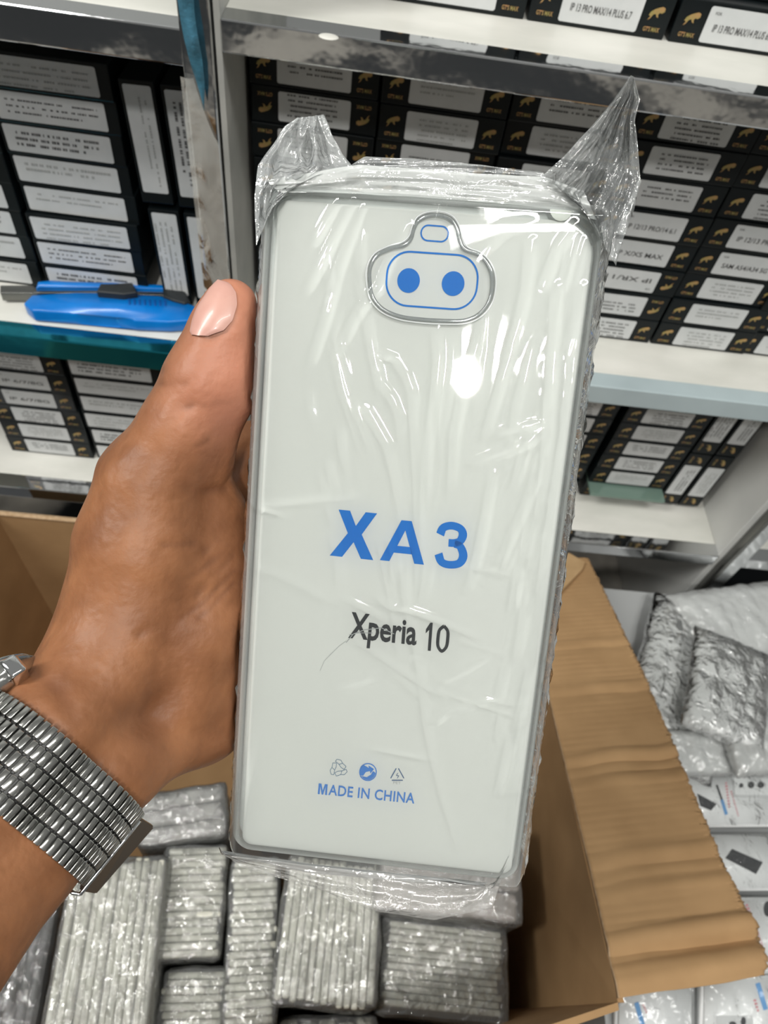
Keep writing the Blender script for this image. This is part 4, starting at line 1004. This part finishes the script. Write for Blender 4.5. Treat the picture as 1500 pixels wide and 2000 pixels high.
bm_mesh('expansion_band', bm, M_steel, WT, True)['label'] = 'band of small staggered steel links'
V_ = []; 
for i in range(NA):
    p0, p1, tg, ax, nr = band_pt(cum[i]); V_ += [cw(p0+nr*.0005+ax*.0005), cw(p1+nr*.0005-ax*.0005)]
k_ = len(bmj.verts); vv_ = [bmj.verts.new(v) for v in V_]
for i in range(NA): bmj.faces.new((vv_[2*i], vv_[2*i+1], vv_[(2*i+3) % (2*NA)], vv_[(2*i+2) % (2*NA)]))
bm_mesh('band_core', bmj, mat('shaded_steel', (.07, .07, .07), .4, 1), WT)
# clasp: folding plate that starts at the lower right of the view
def s_at_px(tx, ty):
    best = None
    for i in range(NA):
        p = P0[i]; q = (P0[i]+P1[i])/2
        if q[2] > cen0[2]+.012: continue
        d = math.hypot(p[0]/p[2]*F+750-tx, p[1]/p[2]*F+1000-ty)
        if best is None or d < best[0]: best = (d, cum[i])
    return best[1]
sC = s_at_px(268, 1600); sgn = 1 if band_pt(sC+.004)[0][2] > band_pt(sC)[0][2] else -1
dcl = .2005; dcr = .1945
qa, qb, qc, qd = P(276, 1600, dcl), P(160, 1742, dcr), P(188, 1747, dcr+.010), P(302, 1616, dcl+.010)
bm = bmesh.new(); prism(bm, [cw(qa), cw(qb), cw(qc), cw(qd)], cw(P(276, 1600, dcl)+_n(np.cross(qb-qa, qd-qa))*-.0018)-cw(qa)); bmesh.ops.bevel(bm, geom=bm.edges[:], offset=.0004, segments=2, affect='EDGES')
bm_mesh('clasp', bm, mat('satin_steel', (.42, .39, .35), .3, 1), WT, False)['label'] = 'plain folding clasp turned towards the shade'
bm = bmesh.new(); fw = np.array([-.0022, -.0012, -.0012]); fz = np.array([0, 0, -.0010])
tube(bm, [cw(p) for p in (qa+fw*1.6, qa+fw*.4+fz, qa+fz, (qa+qb)/2+fz, qb+fz, qb+fw*.4+fz+np.array([-.0008, 0, 0]), qb+fw*1.6)], .0006, 8)
bm_mesh('clasp_frame', bm, M_chrome, WT, True)['label'] = 'bright wire frame of the clasp'
# case on the back of the wrist
cc = P(-6, 1380, .197); nrm = _n([-.68, -.66, .20]); e1 = _n(axis-nrm*(axis@nrm)); e2 = np.cross(nrm, e1)
def ringc(h_, r_, n=48): return [cw(cc+nrm*h_+(e1*math.cos(t)+e2*math.sin(t))*r_) for t in np.linspace(0, 2*math.pi, n+1)[:-1]]
def lathe(name, prof, m, lab=None):
    bm = bmesh.new(); rows = [[bm.verts.new(p) for p in ringc(h_, r_)] for h_, r_ in prof]
    for A, C_ in zip(rows, rows[1:]):
        for j in range(48): bm.faces.new((A[j], A[(j+1) % 48], C_[(j+1) % 48], C_[j]))
    bm.faces.new(rows[0]); bm.faces.new(rows[-1][::-1]); o = bm_mesh(name, bm, m, WT, True)
    if lab: o['label'] = lab
lathe('watch_case', [(-.003, .0125), (-.002, .0155), (0, .0165), (.0035, .0165), (.005, .0155)], M_steel, 'round steel case seen edge-on')
lathe('bezel', [(.005, .0152), (.0062, .0148), (.0078, .0128), (.0082, .0118)], M_chrome, 'rounded bright bezel')
lathe('crystal', [(.0082, .0117), (.0086, .010), (.0088, .004)], mat('dark_glass', (.02, .02, .02), .05, coat=1.0))
for sg in (-1, 1):
    bm = bmesh.new(); c = cc+e2*(-.0165 if e2[2] > 0 else .0165)*1.0+e1*sg*.008-nrm*.0005
    rot = Matrix((Vector(R@e2), Vector(R@e1), Vector(R@nrm))).transposed(); add_box(bm, cw(c), (.008, .0045, .006), rot, .001, 3); bm_mesh('lug', bm, M_chrome, WT, True)
